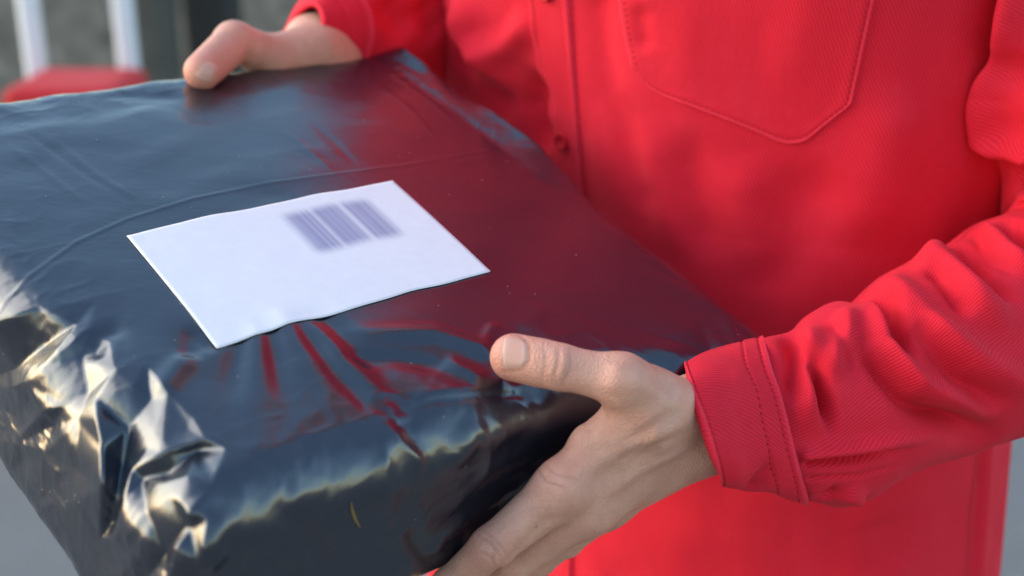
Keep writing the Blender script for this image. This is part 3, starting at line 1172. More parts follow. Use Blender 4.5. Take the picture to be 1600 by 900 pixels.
# --- far sleeve (wearer's right arm)
ST_R = [
    ((468, 6), (560, 110), 0.925, 0.915, 0.045), ((510, -22), (600, 120), 0.950, 0.935, 0.050), ((560, -45), (650, 130), 0.985, 0.97, 0.055),
    ((620, -80), (705, 140), 1.02, 1.02, 0.06), ((640, -95), (770, 160), 1.06, 1.06, 0.066), ((640, -120), (850, 90), 1.09, 1.10, 0.07),
    ((636, -170), (860, -60), 1.10, 1.11, 0.074), ((634, -260), (850, -220), 1.10, 1.10, 0.078),
    (tp(-0.235, 0.01, 1.45), tp(-0.18, -0.02, 1.575), 0, 0, 0.085), (tp(-0.12, 0.0, 1.41), tp(-0.13, -0.01, 1.56), 0, 0, 0.06)]
C_, W_, D_ = tube_rows(ST_R, 170)
V_, F_, UV_ = tube(C_, W_, D_, 120)
V_ = cloth_noise(V_, vnormals(V_, F_), [(0.06, 0.004, 31), (0.03, 0.002, 32)])
V_ = folds(V_, F_, [([(500, 0), (540, 50)], 0.01, 0.004), ([(600, -10), (640, 60)], 0.014, -0.008), ([(660, -10), (690, 60)], 0.014, -0.008)])
rme = mesh_from('sleeve', V_, F_, UV_)
adopt(link('sleeve', rme, M_SLEEVE), shirt)
ST_CR = [((452, 40), (480, 96), 0.902, 0.890, 0.032), ((460, 20), (518, 104), 0.914, 0.902, 0.038), ((470, 4), (562, 112), 0.926, 0.916, 0.046)]
cuff_mesh(ST_CR, 60, 110, 7, M_CUFF, sk=0.0)

# --- trousers and hair (beyond the frame, kept simple)
M_TROUSERS = simple('dark_cotton', (0.035, 0.037, 0.045), 0.85, 0.2, 0, 0.2, 120, 0.0008)


def trouser_sdf(P):
    d = rc(P, tp(-0.06, 0, 0.96), tp(0.06, 0, 0.96), 0.128, 0.128)
    for s in (-1, 1):
        d = smin(d, chain(P, [tp(0.09 * s, 0, 0.90), tp(0.098 * s, 0, 0.50), tp(0.102 * s, -0.02, 0.10)], [0.105, 0.080, 0.075]), 0.02)
    return d


PV_, PF_ = surface_net(trouser_sdf, tp(0, 0, 0) + [-0.4, -0.4, 0.0], tp(0, 0, 0) + [0.4, 0.4, 1.14], 0.012, 3)
adopt(link('trousers', mesh_from('trousers', PV_, PF_), M_TROUSERS), person)


def shoe_sdf(s):
    def fn(P):
        d = rc(P, tp(0.10 * s, -0.05, 0.050), tp(0.12 * s, 0.155, 0.040), 0.050, 0.038)
        d = smin(d, rc(P, tp(0.10 * s, -0.04, 0.06), tp(0.10 * s, -0.035, 0.12), 0.048, 0.046), 0.02)
        return np.maximum(d, 0.002 - P[:, 2])
    return fn


for s_ in (-1, 1):
    PV_, PF_ = surface_net(shoe_sdf(s_), tp(0.1 * s_, 0.05, 0) - [0.2, 0.2, 0.02], tp(0.1 * s_, 0.05, 0.2) + [0.2, 0.2, 0], 0.008, 3)
    adopt(link('shoe', mesh_from('shoe', PV_, PF_), M_TROUSERS), person)


def hair_sdf(P):
    q = P - tp(0, 0.015, 1.81)
    l = np.stack([q @ TS, q @ TF, q[:, 2]], 1) / np.array([0.084, 0.104, 0.112])
    d = (np.linalg.norm(l, axis=1) - 1) * 0.085
    cut = 0.05 - (q[:, 2] - 0.55 * (q @ TF)) * 1.0 - 0.02
    return np.maximum(d, cut - 0.02)


PV_, PF_ = surface_net(hair_sdf, tp(0, 0, 1.64) - [0.16, 0.16, 0], tp(0, 0, 1.97) + [0.16, 0.16, 0], 0.008, 3)
adopt(link('hair', mesh_from('hair', PV_, PF_), simple('dark_hair', (0.03, 0.02, 0.014), 0.6, 0.4, 0, 0.3, 200, 0.002)), person)


# ------------------------------------------------------------------ parcel
A_, B_, H_, RE = 0.179, 0.188, 0.108, 0.026
U0, V0 = 0.026, -0.045


def l2w(X):
    x = X[:, 0:1]
    x = x * (1 + np.where(x > 0, -0.32, 0.0) * X[:, 1:2])
    y = X[:, 1:2]
    y = y * (1 + np.where(y > 0, 11.0, 0.0) * np.maximum(X[:, 0:1], 0) ** 2 * sstep(-0.085, -0.02, X[:, 2:3]))
    return PO + PU * (x + U0) + PV * (y + V0) + PN * X[:, 2:3]


def dome(x, y):
    return 0.007 * (1 - np.clip(np.abs(x) / A_, 0, 1) ** 2.5) * (1 - np.clip(np.abs(y) / B_, 0, 1) ** 2.5) - 0.006


def flat_to_surf(p, q):
    ia, ib = A_ - RE, B_ - RE
    cx, cy = np.clip(p, -ia, ia), np.clip(q, -ib, ib)
    dx, dy = p - cx, q - cy
    L = np.sqrt(dx ** 2 + dy ** 2) + 1e-12
    ex, ey = dx / L, dy / L
    a1 = RE * math.pi / 2
    hs = H_ - 2 * RE
    off = np.where(L < a1, RE * np.sin(np.minimum(L, a1) / RE), RE)
    z = np.where(L < a1, -RE * (1 - np.cos(np.minimum(L, a1) / RE)), -RE - np.minimum(L - a1, hs))
    L2 = np.clip(L - a1 - hs, 0, a1)
    off = np.where(L2 > 0, RE * np.cos(L2 / RE), off)
    z = np.where(L2 > 0, -RE - hs - RE * np.sin(L2 / RE), z)
    L3 = np.clip(L - 2 * a1 - hs, 0, 0.02)
    off = off - L3
    return np.stack([cx + ex * off, cy + ey * off, z + dome(cx + ex * off, cy + ey * off) * np.clip((z + H_ / 2) / (H_ / 2), 0, 1)], -1), L


def box_sdf_push(X, gap=0.0):
    ia, ib, hh = A_ - RE, B_ - RE, H_ / 2 - RE
    dm = dome(X[..., 0], X[..., 1])
    q0 = X.copy(); q0[..., 2] += H_ / 2
    zc = q0[..., 2] - dm * np.clip(q0[..., 2] / (H_ / 2), 0, 1)
    c = np.stack([np.clip(q0[..., 0], -ia, ia), np.clip(q0[..., 1], -ib, ib), np.clip(zc, -hh, hh)], -1)
    w = np.stack([q0[..., 0], q0[..., 1], zc], -1) - c
    l = np.linalg.norm(w, axis=-1, keepdims=True)
    return w / (l + 1e-9), l[..., 0] - RE - gap


def pbd(X, rest, iters, pull):
    """quasi-static sheet: keep lengths, stay outside the box, be drawn on to it"""
    n = X.shape[0]
    fams = []
    for k, (di, dj, st) in enumerate(((1, 0, 1.0), (0, 1, 1.0), (1, 1, 0.5), (1, -1, 0.5), (2, 0, 0.22), (0, 2, 0.22))):
        fams.append((di, dj, st, rest[k]))
    for it in range(iters):
        nrm, d = box_sdf_push(X)
        X = X - nrm * np.minimum(np.maximum(d, 0), pull)[..., None]
        for di, dj, st, r in fams:
            for par in (0, 1):
                if dj >= 0:
                    a = X[0:n - di, 0:n - dj]; b = X[di:n, dj:n]
                else:
                    a = X[0:n - di, -dj:n]; b = X[di:n, 0:n + dj]
                if di:
                    sl = (slice((par * di) if di == 1 else par, None, 2), slice(None)) if di == 1 else (slice(par, None, 1), slice(None))
                else:
                    sl = (slice(None), slice(par, None, 2)) if dj == 1 else (slice(None), slice(par, None, 1))
                if di == 2 or dj == 2:
                    if par:
                        continue
                    sl = (slice(None), slice(None))
                va = a[sl]; vb = b[sl]
                dv = vb - va
                l = np.linalg.norm(dv, axis=-1, keepdims=True) + 1e-12
                rr = r[sl][..., None]
                cor = dv * ((l - rr) / l) * 0.5 * st
                if di == 2 or dj == 2:
                    cor = np.where(l < rr, cor, 0) * 0.5
                    np.add(va, cor, out=va); np.subtract(vb, cor, out=vb)
                else:
                    va += cor; vb -= cor
        nrm, d = box_sdf_push(X)
        X = X - nrm * np.minimum(d, 0)[..., None] - nrm * np.maximum(d - 0.020, 0)[..., None]
    return X


def rests(S, pq, ex):
    """rest lengths: the flat sheet's where the bag has slack, limited by the slack allowed"""
    n = S.shape[0]
    out = []
    for di, dj in ((1, 0), (0, 1), (1, 1), (1, -1), (2, 0), (0, 2)):
        def pr(A):
            if dj >= 0:
                return A[0:n - di, 0:n - dj], A[di:n, dj:n]
            return A[0:n - di, -dj:n], A[di:n, 0:n + dj]
        a, b = pr(S); s = np.linalg.norm(b - a, axis=-1)
        a, b = pr(pq); f_ = np.linalg.norm(b - a, axis=-1)
        a, b = pr(ex); e = (a + b) / 2
        out.append(np.clip(f_, s * 0.995, s * (1 + e) + 1e-6))
    return out


def upsample(X):
    n = X.shape[0]
    Y = np.zeros((2 * n - 1, 2 * n - 1, 3))
    Y[::2, ::2] = X
    def mid(A):
        B = (A[:-1] + A[1:]) / 2
        B[1:-1] = (-A[:-3] + 9 * A[1:-2] + 9 * A[2:-1] - A[3:]) / 16
        return B
    Y[1::2, ::2] = mid(X)
    T = Y[:, ::2].transpose(1, 0, 2)
    Y[:, 1::2] = mid(T).transpose(1, 0, 2)
    return Y


EXT = A_ - RE + 0.030 + H_ + 0.02


def sheet(n):
    g = np.linspace(-EXT, EXT, n)
    p, q = np.meshgrid(g, g * (B_ / A_), indexing='ij')
    S, L = flat_to_surf(p, q)
    # slack of the bag: most at the corner towards the left hand side of the label
    def blob(x, y, r):
        return np.exp(-(((p - x) ** 2 + (q - y) ** 2) / r ** 2))
    ex = 0.012 + 0.08 * blob(-0.19, 0.17, 0.07) + 0.10 * blob(-0.22, -0.0, 0.09) + 0.035 * blob(0.0, 0.22, 0.09) + 0.12 * blob(0.18, 0.18, 0.06) \
        + 0.2 * blob(0.19, -0.19, 0.05) + 0.2 * blob(-0.19, -0.19, 0.05)
    return S, L, np.stack([p, q], -1), ex


n0 = 129
S, L, PQ, EX = sheet(n0)
X = S.copy()
nr, _ = box_sdf_push(X)
pf = np.concatenate([PQ.reshape(-1, 2), np.zeros((n0 * n0, 1))], 1)
amp = (EX.reshape(-1) - 0.012) * 0.03
X = X + nr * ((vnoise(pf, 0.022, 41) + 0.6 * vnoise(pf, 0.011, 42)) * amp + np.abs(amp)).reshape(n0, n0)[..., None]
X = pbd(X, rests(S, PQ, EX), 220, 0.00035)
X = upsample(X); n1 = X.shape[0]
S, L, PQ, EX = sheet(n1)
X = pbd(X, rests(S, PQ, EX), 70, 0.00015)
X = upsample(X); n2 = X.shape[0]
S, L, PQ, EX = sheet(n2)
XW = l2w(X.reshape(-1, 3))
PF = grid_faces(n2, n2)[:, ::-1]
Lmax = 2 * RE * math.pi / 2 + (H_ - 2 * RE) + 0.015
Lf = L.reshape(-1)
PF = PF[(Lf[PF] < Lmax).all(1)]
used = np.unique(PF); remap = -np.ones(len(XW), int); remap[used] = np.arange(len(used))
PVt = XW[used]; PF = remap[PF]
pq = PQ.reshape(-1, 2)[used]
PNm = vnormals(PVt, PF)
if (PNm @ PN).mean() < 0:
    PF = PF[:, ::-1]; PNm = -PNm
pq3 = np.c_[pq, np.zeros(len(pq))]
lab = np.exp(-((np.maximum(np.abs(pq[:, 0] + U0) - 0.075, 0) / 0.012) ** 2 + (np.maximum(np.abs(pq[:, 1] + V0) - 0.045, 0) / 0.012) ** 2))
rough = 0.25 + 0.75 * sstep(0.10, 0.19, np.maximum(np.abs(pq[:, 0]) , np.abs(pq[:, 1])))
d0 = vnoise(pq3 + 0.01 * np.c_[vnoise(pq3, 0.03, 53), vnoise(pq3, 0.03, 54), pq3[:, 2]], np.array([0.05, 0.03, 1]), 51) * 0.0009 * (0.35 + 0.65 * sstep(0.06, -0.06, pq[:, 0]))
rid = 1 - np.abs(vnoise(pq3 + 0.006 * np.c_[vnoise(pq3, 0.02, 55), vnoise(pq3, 0.02, 56), pq3[:, 2]], np.array([0.028, 0.016, 1]), 57))
d0 = d0 + (rid ** 4) * 0.0006 * rough ** 2
wz = pq3 + 0.010 * np.c_[vnoise(pq3, 0.035, 81), vnoise(pq3, 0.035, 82), pq3[:, 2]]
side = sstep(0.125, 0.185, np.maximum(np.abs(pq[:, 0]), np.abs(pq[:, 1])))
fz = np.c_[wz[:, 0], wz[:, 1] * 0.8]
d0 = d0 * (1 - 0.6 * side) + side * (1 - 0.45 * sstep(-0.12, -0.19, pq[:, 0])) * (trinoise(fz, 0.026, 83) * 0.0014 + trinoise(fz[:, ::-1] * 1.1 + 0.3, 0.011, 84) * 0.0004 + trinoise(fz + 0.7, 0.005, 85) * 0.00012)
d0 = d0 + (1 - side) * trinoise(fz * [1.0, 2.0], 0.03, 86) * 0.00022
wq = pq3 + 0.004 * np.c_[vnoise(pq3, 0.012, 71), vnoise(pq3, 0.012, 72), pq3[:, 2]]
for sc_, am_, sd2 in (((0.011, 0.008, 1), 0.00030, 73), ((0.0055, 0.0075, 1), 0.00013, 74)):
    rr_ = 1 - np.abs(vnoise(wq, np.array(sc_), sd2))
    d0 = d0 + (rr_ ** 5) * am_ * sstep(0.35, 1.0, rough) * (0.4 + 0.6 * sstep(-0.2, 0.4, vnoise(pq3, 0.04, 75)))
PVt = PVt + PNm * (d0 * (1 - 0.8 * lab))[:, None]
# standing lip along the side towards the shirt
lip = np.clip(1 - np.abs(pq[:, 0] - (A_ - 0.008)) / 0.020, 0, 1) ** 1.3 * sstep(0.06, -0.03, pq[:, 1]) * sstep(-0.20, -0.16, pq[:, 1])
lip *= 0.75 + 0.35 * vnoise(pq3, np.array([0.03, 0.05, 1]), 61)
PVt = PVt + PN * (0.014 * lip)[:, None]
parcel_folds = [
    # fan of pulls under the label towards the front edge
    ([(378, 520), (362, 600), (350, 665)], 0.0055, -0.0012, 'b'), ([(402, 520), (402, 600), (394, 690)], 0.0065, 0.0010, 'b'),
    ([(420, 510), (442, 600), (470, 680)], 0.0052, -0.0012, 'b'), ([(440, 495), (505, 600), (560, 670)], 0.0060, 0.0010, 'b'),
    ([(455, 490), (530, 590), (608, 668)], 0.0040, -0.0009), ([(475, 490), (560, 580), (625, 650)], 0.0050, 0.0012),
    ([(500, 490), (585, 570), (660, 630)], 0.0062, -0.0013, 'b'), ([(345, 552), (305, 525), (295, 565)], 0.006, -0.0018),
    ([(300, 550), (265, 590), (240, 625)], 0.006, 0.0018), ([(205, 505), (160, 520), (130, 565)], 0.006, -0.0020),
    # pulls towards the thumb
    ([(500, 515), (580, 520), (680, 522), (750, 545)], 0.0060, 0.0030, 'e'), ([(520, 555), (620, 560), (720, 575)], 0.006, -0.0020),
    ([(690, 560), (730, 580), (760, 600)], 0.0045, 0.0014), ([(778, 500), (765, 520), (752, 545)], 0.003, 0.0012),
    ([(850, 470), (830, 500), (800, 515)], 0.004, 0.0005), ([(640, 620), (700, 612), (780, 612)], 0.004, 0.0008),
    ([(600, 655), (680, 625), (760, 618), (870, 612)], 0.0025, -0.0012), ([(660, 640), (640, 660), (610, 668)], 0.003, -0.0010, 'k'),
    ([(740, 650), (735, 690), (700, 730)], 0.006, 0.0018), ([(850, 670), (780, 710), (720, 730)], 0.007, -0.0018),
    ([(600, 655), (620, 690), (670, 735)], 0.004, 0.0025, 'k'), ([(600, 665), (605, 760), (610, 850)], 0.004, 0.0014, 'k'),
    ([(420, 765), (470, 830), (520, 900)], 0.005, -0.0018), ([(360, 790), (330, 850), (330, 900)], 0.006, 0.003),
    ([(635, 820), (650, 850), (680, 890)], 0.004, -0.0022), ([(670, 880), (690, 840), (740, 800)], 0.004, 0.0020),
    # flap edge across the top
    ([(-20, 520), (10, 470), (50, 428), (120, 378), (200, 342), (300, 311), (420, 286), (540, 270), (640, 257), (770, 234)], 0.0010, 0.00045, 'ku'),
    # flat creases behind the label
    ([(20, 190), (120, 262), (220, 325)], 0.0023, -0.00032), ([(60, 200), (160, 280), (240, 325)], 0.0023, 0.00027),
    ([(0, 215), (90, 285), (150, 330)], 0.0026, 0.00032), ([(560, 110), (640, 170), (700, 240)], 0.0026, 0.00032),
    ([(580, 90), (660, 150), (740, 215)], 0.0020, 0.00027), ([(440, 200), (500, 250), (530, 275)], 0.003, 0.0003),
    ([(480, 185), (520, 220), (560, 262)], 0.003, -0.0003), ([(90, 130), (200, 150), (300, 150)], 0.008, -0.0012),
    # raised fold along the side towards the shirt
    ([(690, 90), (770, 150), (900, 255)], 0.0022, -0.0012),
    ([(1130, 490), (1150, 530), (1155, 580)], 0.004, 0.001), ([(1090, 500), (1110, 540), (1120, 580)], 0.004, -0.001),
    # dents under the thumbs
    ([(785, 562), (870, 580)], 0.014, -0.0038), ([(315, 135), (345, 125)], 0.010, -0.0015),
]
PVt = folds(PVt, PF, parcel_folds)

# the gathered corner: flat facets meeting in sharp creases; (pixel, height in mm) and the creases between them
from mathutils.geometry import delaunay_2d_cdt
CR = [
    (140, 513, 0), (60, 560, -8), (0, 600, -9), (-50, 625, -8), (118, 503, -2), (50, 526, -14), (0, 560, -16), (-50, 585, -12),           # 0-7
    (118, 548, -8), (82, 618, -14), (102, 643, -14), (143, 647, -6), (60, 650, -16), (25, 590, -9), (48, 640, -10), (60, 700, -8),        # 8-15
    (148, 690, -8), (147, 760, -8), (146, 838, -8), (120, 600, -14), (170, 535, -1), (178, 575, -2), (138, 612, -9), (105, 720, -12),     # 16-23
    (262, 612, 0), (215, 690, -12), (188, 722, -14), (178, 770, -12), (228, 618, -7), (180, 655, -16), (163, 710, -22), (156, 800, -18),  # 24-31
    (302, 650, 0), (322, 685, 0), (298, 697, -9), (240, 728, -18), (200, 735, -18), (246, 744, -10), (278, 782, -4), (294, 803, 0),       # 32-39
    (210, 790, -14), (165, 836, -8), (285, 818, -9), (238, 855, -18), (205, 905, -14), (268, 850, -5), (256, 910, -4), (190, 870, -10),   # 40-47
    (-60, 680, 0), (20, 690, -3), (0, 735, 0), (50, 790, 0), (92, 850, 0), (125, 900, 0), (150, 910, -3), (95, 790, -4),                  # 48-55
    (200, 520, 0), (230, 570, 0), (300, 590, 0), (345, 640, 0), (355, 700, 0), (330, 760, 0), (325, 810, 0), (312, 880, 0),               # 56-63
    (300, 930, 0), (150, 470, 0), (60, 480, 0), (0, 500, 0), (-60, 520, 0), (205, 600, -3), (290, 740, -3), (255, 770, -8),               # 64-71
    (30, 610, -12), (15, 640, -9), (200, 960, 0), (120, 960, 0), (180, 910, -6), (235, 655, -7), (172, 760, -14), (290, 665, -3), (240, 700, -9),  # 72-80
]
CE = [(0, 1), (1, 13), (13, 2), (2, 3), (13, 14), (0, 8), (8, 9), (9, 10), (10, 11), (11, 16), (16, 17), (17, 18), (24, 25), (25, 26), (26, 27),
      (27, 41), (41, 18), (24, 32), (32, 33), (33, 80), (80, 26), (26, 36), (35, 34), (36, 37), (37, 38), (38, 39), (37, 40), (40, 41), (42, 43),
      (43, 44), (29, 30), (30, 31), (28, 29), (45, 46), (4, 5), (5, 6), (20, 21), (21, 22), (18, 54), (39, 42)]
cv, ce_, cf, ov, oe, of_ = delaunay_2d_cdt([Vector(c_[:2]) for c_ in CR], CE, [], 0, 1e-4)
chh = np.array([CR[o_[0]][2] if len(o_) else 0.0 for o_ in ov])
for i_, o_ in enumerate(ov):
    if not len(o_):
        dd = sorted((math.dist(cv[i_], c_[:2]), c_[2]) for c_ in CR)[:3]
        chh[i_] = sum(h_ / (d_ + 1) for d_, h_ in dd) / sum(1 / (d_ + 1) for d_, h_ in dd)
cxy = np.array([v[:] for v in cv])
rel = PVt - CAM
dep = rel @ FWD
PX = np.stack([800 + FPX * (rel @ RIGHT) / dep, 450 - FPX * (rel @ UPV) / dep], 1)
vn = vnormals(PVt, PF)
facing = -(vn * rel).sum(1) / np.linalg.norm(rel, axis=1)
sel_ = np.where((PX[:, 0] < 380) & (PX[:, 1] > 440) & (facing > -0.1))[0]
hh = np.zeros(len(sel_))
offs = [(0, 0), (1.6, 0), (-1.6, 0), (0, 1.6), (0, -1.6)]
for ox, oy in offs:
    Q = PX[sel_] + [ox, oy]
    acc = np.zeros(len(sel_))
    for t3 in cf:
        a, b, c = cxy[t3[0]], cxy[t3[1]], cxy[t3[2]]
        den = (b[0] - a[0]) * (c[1] - a[1]) - (c[0] - a[0]) * (b[1] - a[1])
        if abs(den) < 1e-9:
            continue
        w1 = ((Q[:, 0] - a[0]) * (c[1] - a[1]) - (c[0] - a[0]) * (Q[:, 1] - a[1])) / den
        w2 = ((b[0] - a[0]) * (Q[:, 1] - a[1]) - (Q[:, 0] - a[0]) * (b[1] - a[1])) / den
        k_ = (w1 >= -1e-9) & (w2 >= -1e-9) & (w1 + w2 <= 1 + 1e-9)
        acc[k_] = chh[t3[0]] * (1 - w1[k_] - w2[k_]) + chh[t3[1]] * w1[k_] + chh[t3[2]] * w2[k_]
    hh += acc / len(offs)
hh *= sstep(-0.1, 0.12, facing[sel_])
# one push direction for the whole corner keeps the facets flat
pd = -PU * 0.55 + PV * 0.35 + PN * 0.75; pd /= np.linalg.norm(pd)
PVt[sel_] += pd * (hh * 0.001)[:, None]
PVt0 = PVt
# bottom panel closes the bag
bt = []
for i in range(9):
    for j in range(9):
        bt.append([(-1 + i / 4) * (A_ - 0.020), (-1 + j / 4) * (B_ - 0.020), -H_ + 0.002])
bt = l2w(np.array(bt))
off = len(PVt)
PFa = np.concatenate([PF, grid_faces(9, 9) + off])
pme = mesh_from('film_bag', np.concatenate([PVt, bt]), PFa)
parcel = link('parcel', pme, M_FILM)
tag(parcel, 'square black plastic mailing parcel with crumpled glossy film held in both hands', 'parcel')
PT = bvh(PVt, PF)

# ------------------------------------------------------------------ label on the parcel
def label():
    nu, nv = 80, 54
    q = [np.array(c_, float) for c_ in [(197, 367), (613, 285), (766, 424), (338, 538)]]
    loc = [np.array([(x - PO) @ PU, (x - PO) @ PV]) for x in LABQ]
    P = np.zeros((nu, nv, 3)); H = np.zeros((nu, nv)); UV = []
    for i in range(nu):
        for j in range(nv):
            s, t = i / (nu - 1), j / (nv - 1)
            uv = (loc[0] * (1 - s) + loc[1] * s) * (1 - t) + (loc[3] * (1 - s) + loc[2] * s) * t
            w = math.sin(s * 15 + 1.0) * 0.0006 + math.sin(s * 31 + 2) * 0.00025
            uv = uv + np.array([0, w])
            o = pw(uv[0], uv[1], 0.08)
            h = PT.ray_cast(Vector(o), Vector(-PN))
            P[i, j] = o; H[i, j] = h[3] if h[0] is not None else 0.08
            UV.append((s, t))
    for _ in range(14):                         # stiffer than the film
        K = np.pad(H, 1, mode='edge')
        H = np.minimum(H, (K[:-2, 1:-1] + K[2:, 1:-1] + K[1:-1, :-2] + K[1:-1, 2:]) / 4)
    V = P - PN * (H[..., None] - 0.0007)
    V = V.reshape(-1, 3)
    # thickness
    low = V - PN * 0.0004
    n = len(V)
    F = grid_faces(nu, nv)
    loop = [i * nv for i in range(nu)] + [(nu - 1) * nv + j for j in range(1, nv)] + [i * nv + nv - 1 for i in range(nu - 2, -1, -1)] + [j for j in range(nv - 2, 0, -1)]
    R = np.array([(a, b, b + n, a + n) for a, b in zip(loop, loop[1:] + loop[:1])])
    Fa = np.concatenate([F[:, ::-1], R])
    me = mesh_from('shipping_label', np.concatenate([V, low]), Fa, UV + UV)
    # barcode window from the photograph's pixels
    bq = [on_top(*p_) for p_ in [(452, 345), (573, 322), (628, 378), (508, 404)]]
    def to_uv(x):
        d = x - LABQ[0]
        e1 = LABQ[1] - LABQ[0]; e2 = LABQ[3] - LABQ[0]
        return (d @ e1) / (e1 @ e1), (d @ e2) / (e2 @ e2)
    us = [to_uv(x) for x in bq]
    u_lo = (us[0][0] + us[3][0]) / 2; u_hi = (us[1][0] + us[2][0]) / 2
    u_hi += 0.03
    v_lo = (us[0][1] + us[1][1]) / 2; v_hi = (us[2][1] + us[3][1]) / 2
    o = link('shipping_label', me, label_mat((u_lo, u_hi, v_lo, v_hi)))
    adopt(o, parcel)
    tag(o, 'white paper shipping label printed with a blurred grey barcode')


label()


def straw():
    T = PT
    L = cast_px(T, [(548, 783), (550, 796), (555, 812), (562, 823)], 2)
    n = len(L)
    V = []; F = []
    for i in range(n):
        t = L[min(i + 1, n - 1)] - L[max(i - 1, 0)]; t /= np.linalg.norm(t)
        nn = CAM - L[i]; nn /= np.linalg.norm(nn)
        b = np.cross(t, nn); b /= np.linalg.norm(b)
        nn = np.cross(b, t)
        w = 0.0006 * math.sin(math.pi * min(0.98, 0.08 + 0.84 * i / (n - 1)))
        for k in range(6):
            a = 2 * math.pi * k / 6
            V.append(L[i] + b * math.cos(a) * w + nn * (math.sin(a) * w * 0.6 + 0.0007))
    for i in range(n - 1):
        for k in range(6):
            F.append((i * 6 + k, i * 6 + (k + 1) % 6, (i + 1) * 6 + (k + 1) % 6, (i + 1) * 6 + k))
    o = link('straw', mesh_from('straw', V, F), simple('dry_straw', (0.26, 0.16, 0.05), 0.7, 0.3, 0, 0.3, 400))
    tag(o, 'tiny curved bit of dry straw stuck to the front of the black parcel', 'straw')


straw()

# ------------------------------------------------------------------ things far behind
M_REDP = simple('red_plastic', (0.55, 0.014, 0.02), 0.65, 0.3, 0, 0.1, 8)
M_PALE = simple('pale_metal', (0.72, 0.75, 0.80), 0.4, 0.5, 0.1, 0.06, 12)
M_RUB = simple('black_rubber', (0.02, 0.02, 0.02), 0.7, 0.4, 0, 0.2, 20)
M_WALLB = simple('grey_render', (0.22, 0.195, 0.165), 0.9, 0.2, 0, 0.9, 9, 0.01)
M_BIN = simple('dark_plastic', (0.025, 0.026, 0.026), 0.55, 0.4, 0, 0.2, 10)


def bm_box(bm, c, s, bev=0.0, rz=0.0, taper=1.0):
    r = bmesh.ops.create_cube(bm, size=1.0)
    for v in r['verts']:
        k = taper if v.co.z < 0 else 1.0
        v.co = Vector((v.co.x * s[0] * k, v.co.y * s[1] * k, v.co.z * s[2]))
    bmesh.ops.rotate(bm, verts=r['verts'], matrix=Matrix.Rotation(rz, 3, 'Z'))
    bmesh.ops.translate(bm, verts=r['verts'], vec=Vector(c))
    if bev:
        es = list({e for v in r['verts'] for e in v.link_edges})
        bmesh.ops.bevel(bm, geom=es, offset=bev, segments=3, affect='EDGES', profile=0.5)


def bm_tube(bm, a, b, r, n=20):
    a, b = Vector(a), Vector(b)
    d = b - a
    m = Matrix.Translation((a + b) / 2) @ d.to_track_quat('Z', 'Y').to_matrix().to_4x4()
    bmesh.ops.create_cone(bm, cap_ends=True, segments=n, radius1=r, radius2=r, depth=d.length, matrix=m)


def bm_obj(name, bm, mat, parent=None):
    me = bpy.data.meshes.new(name); bm.to_mesh(me); bm.free()
    o = link(name, me, mat, smooth=False)
    if parent is not None:
        adopt(o, parent)
    return o


def gpt(px, y):
    """point straight behind a pixel on the plane at forward distance y"""
    r = ray(*px)
    return CAM + r * (y / r[1])


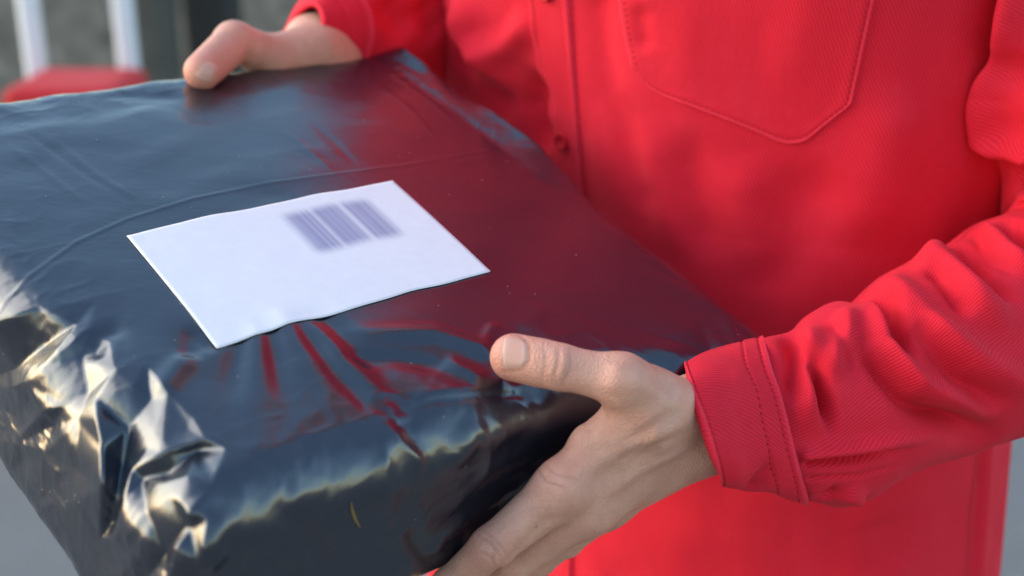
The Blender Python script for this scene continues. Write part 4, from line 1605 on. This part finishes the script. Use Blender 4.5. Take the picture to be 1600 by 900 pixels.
def trolley():
    y0 = 3.3
    a = gpt((132, 130), y0)
    t = empty('hand_trolley', (a[0], y0, 0))
    tag(t, 'red hand trolley with two pale upright bars standing far behind the parcel', 'trolley')
    bm = bmesh.new(); top = gpt((132, 102), y0)[2]
    bm_box(bm, (a[0] + 0.035, y0 - 0.16, (0.30 + top) / 2), (0.275, 0.30, top - 0.30), 0.03, 0, 0.86)
    bm_obj('tub', bm, M_REDP, t)
    bm = bmesh.new(); bm_box(bm, (a[0], y0 - 0.14, 0.26), (0.42, 0.40, 0.03), 0.008); bm_obj('deck', bm, M_REDP, t)
    for px in (45, 193):
        x = gpt((px, 60), y0)[0]
        bm = bmesh.new(); bm_tube(bm, (x, y0 + 0.03, 0.12), (x - 0.01, y0 + 0.05, 1.42), 0.027)
        bm_obj('upright', bm, M_PALE, t)
    bm = bmesh.new(); bm_tube(bm, (gpt((45, 0), y0)[0] - 0.02, y0 + 0.05, 1.40), (gpt((193, 0), y0)[0] + 0.02, y0 + 0.05, 1.40), 0.03)
    bm_obj('handle', bm, M_PALE, t)
    for sx in (-1, 1):
        bm = bmesh.new(); bm_tube(bm, (a[0] + sx * 0.20, y0 - 0.02, 0.12), (a[0] + sx * 0.25, y0 - 0.02, 0.12), 0.12, 28)
        bm_obj('wheel', bm, M_RUB, t)
        bm = bmesh.new(); bm_box(bm, (a[0] + sx * 0.15, y0 - 0.30, 0.125), (0.03, 0.03, 0.25), 0.004); bm_obj('foot', bm, M_PALE, t)


trolley()
bm = bmesh.new()
bm_box(bm, (-1.55, 6.6, 0.55), (4.6, 0.25, 1.1), 0.02)
w_ = bm_obj('garden_wall', bm, M_WALLB)
tag(w_, 'low rough grey wall behind the red hand trolley', 'wall')


M_BIN2 = simple('brown_grey_plastic', (0.085, 0.078, 0.066), 0.6, 0.3, 0, 0.5, 7)


def waste_bin(x, y, w, d, h, label_, mat=None):
    mat = mat or M_BIN
    t = empty('waste_bin', (x, y, 0))
    tag(t, label_, 'bin')
    bm = bmesh.new(); bm_box(bm, (x, y, h * 0.47), (w, d, h * 0.9), 0.03, 0, 0.82); bm_obj('tub', bm, mat, t)
    bm = bmesh.new(); bm_box(bm, (x, y, h * 0.955), (w * 1.06, d * 1.06, h * 0.06), 0.02); bm_obj('lid', bm, mat, t)
    for s in (-1, 1):
        bm = bmesh.new(); bm_tube(bm, (x + s * w * 0.36, y + d * 0.4, 0.09), (x + s * w * 0.46, y + d * 0.4, 0.09), 0.09); bm_obj('wheel', bm, M_RUB, t)


def bx(px, y):
    return gpt((px, 60), y)[0]


waste_bin(bx(243, 5.2), 5.2, 0.15, 0.3, 0.98, 'narrow brown grey bin just beside the red hand trolley', M_BIN2)
waste_bin(bx(335, 5.6), 5.6, 0.22, 0.3, 1.12, 'black bin beyond the raised thumb, set apart from the trolley')
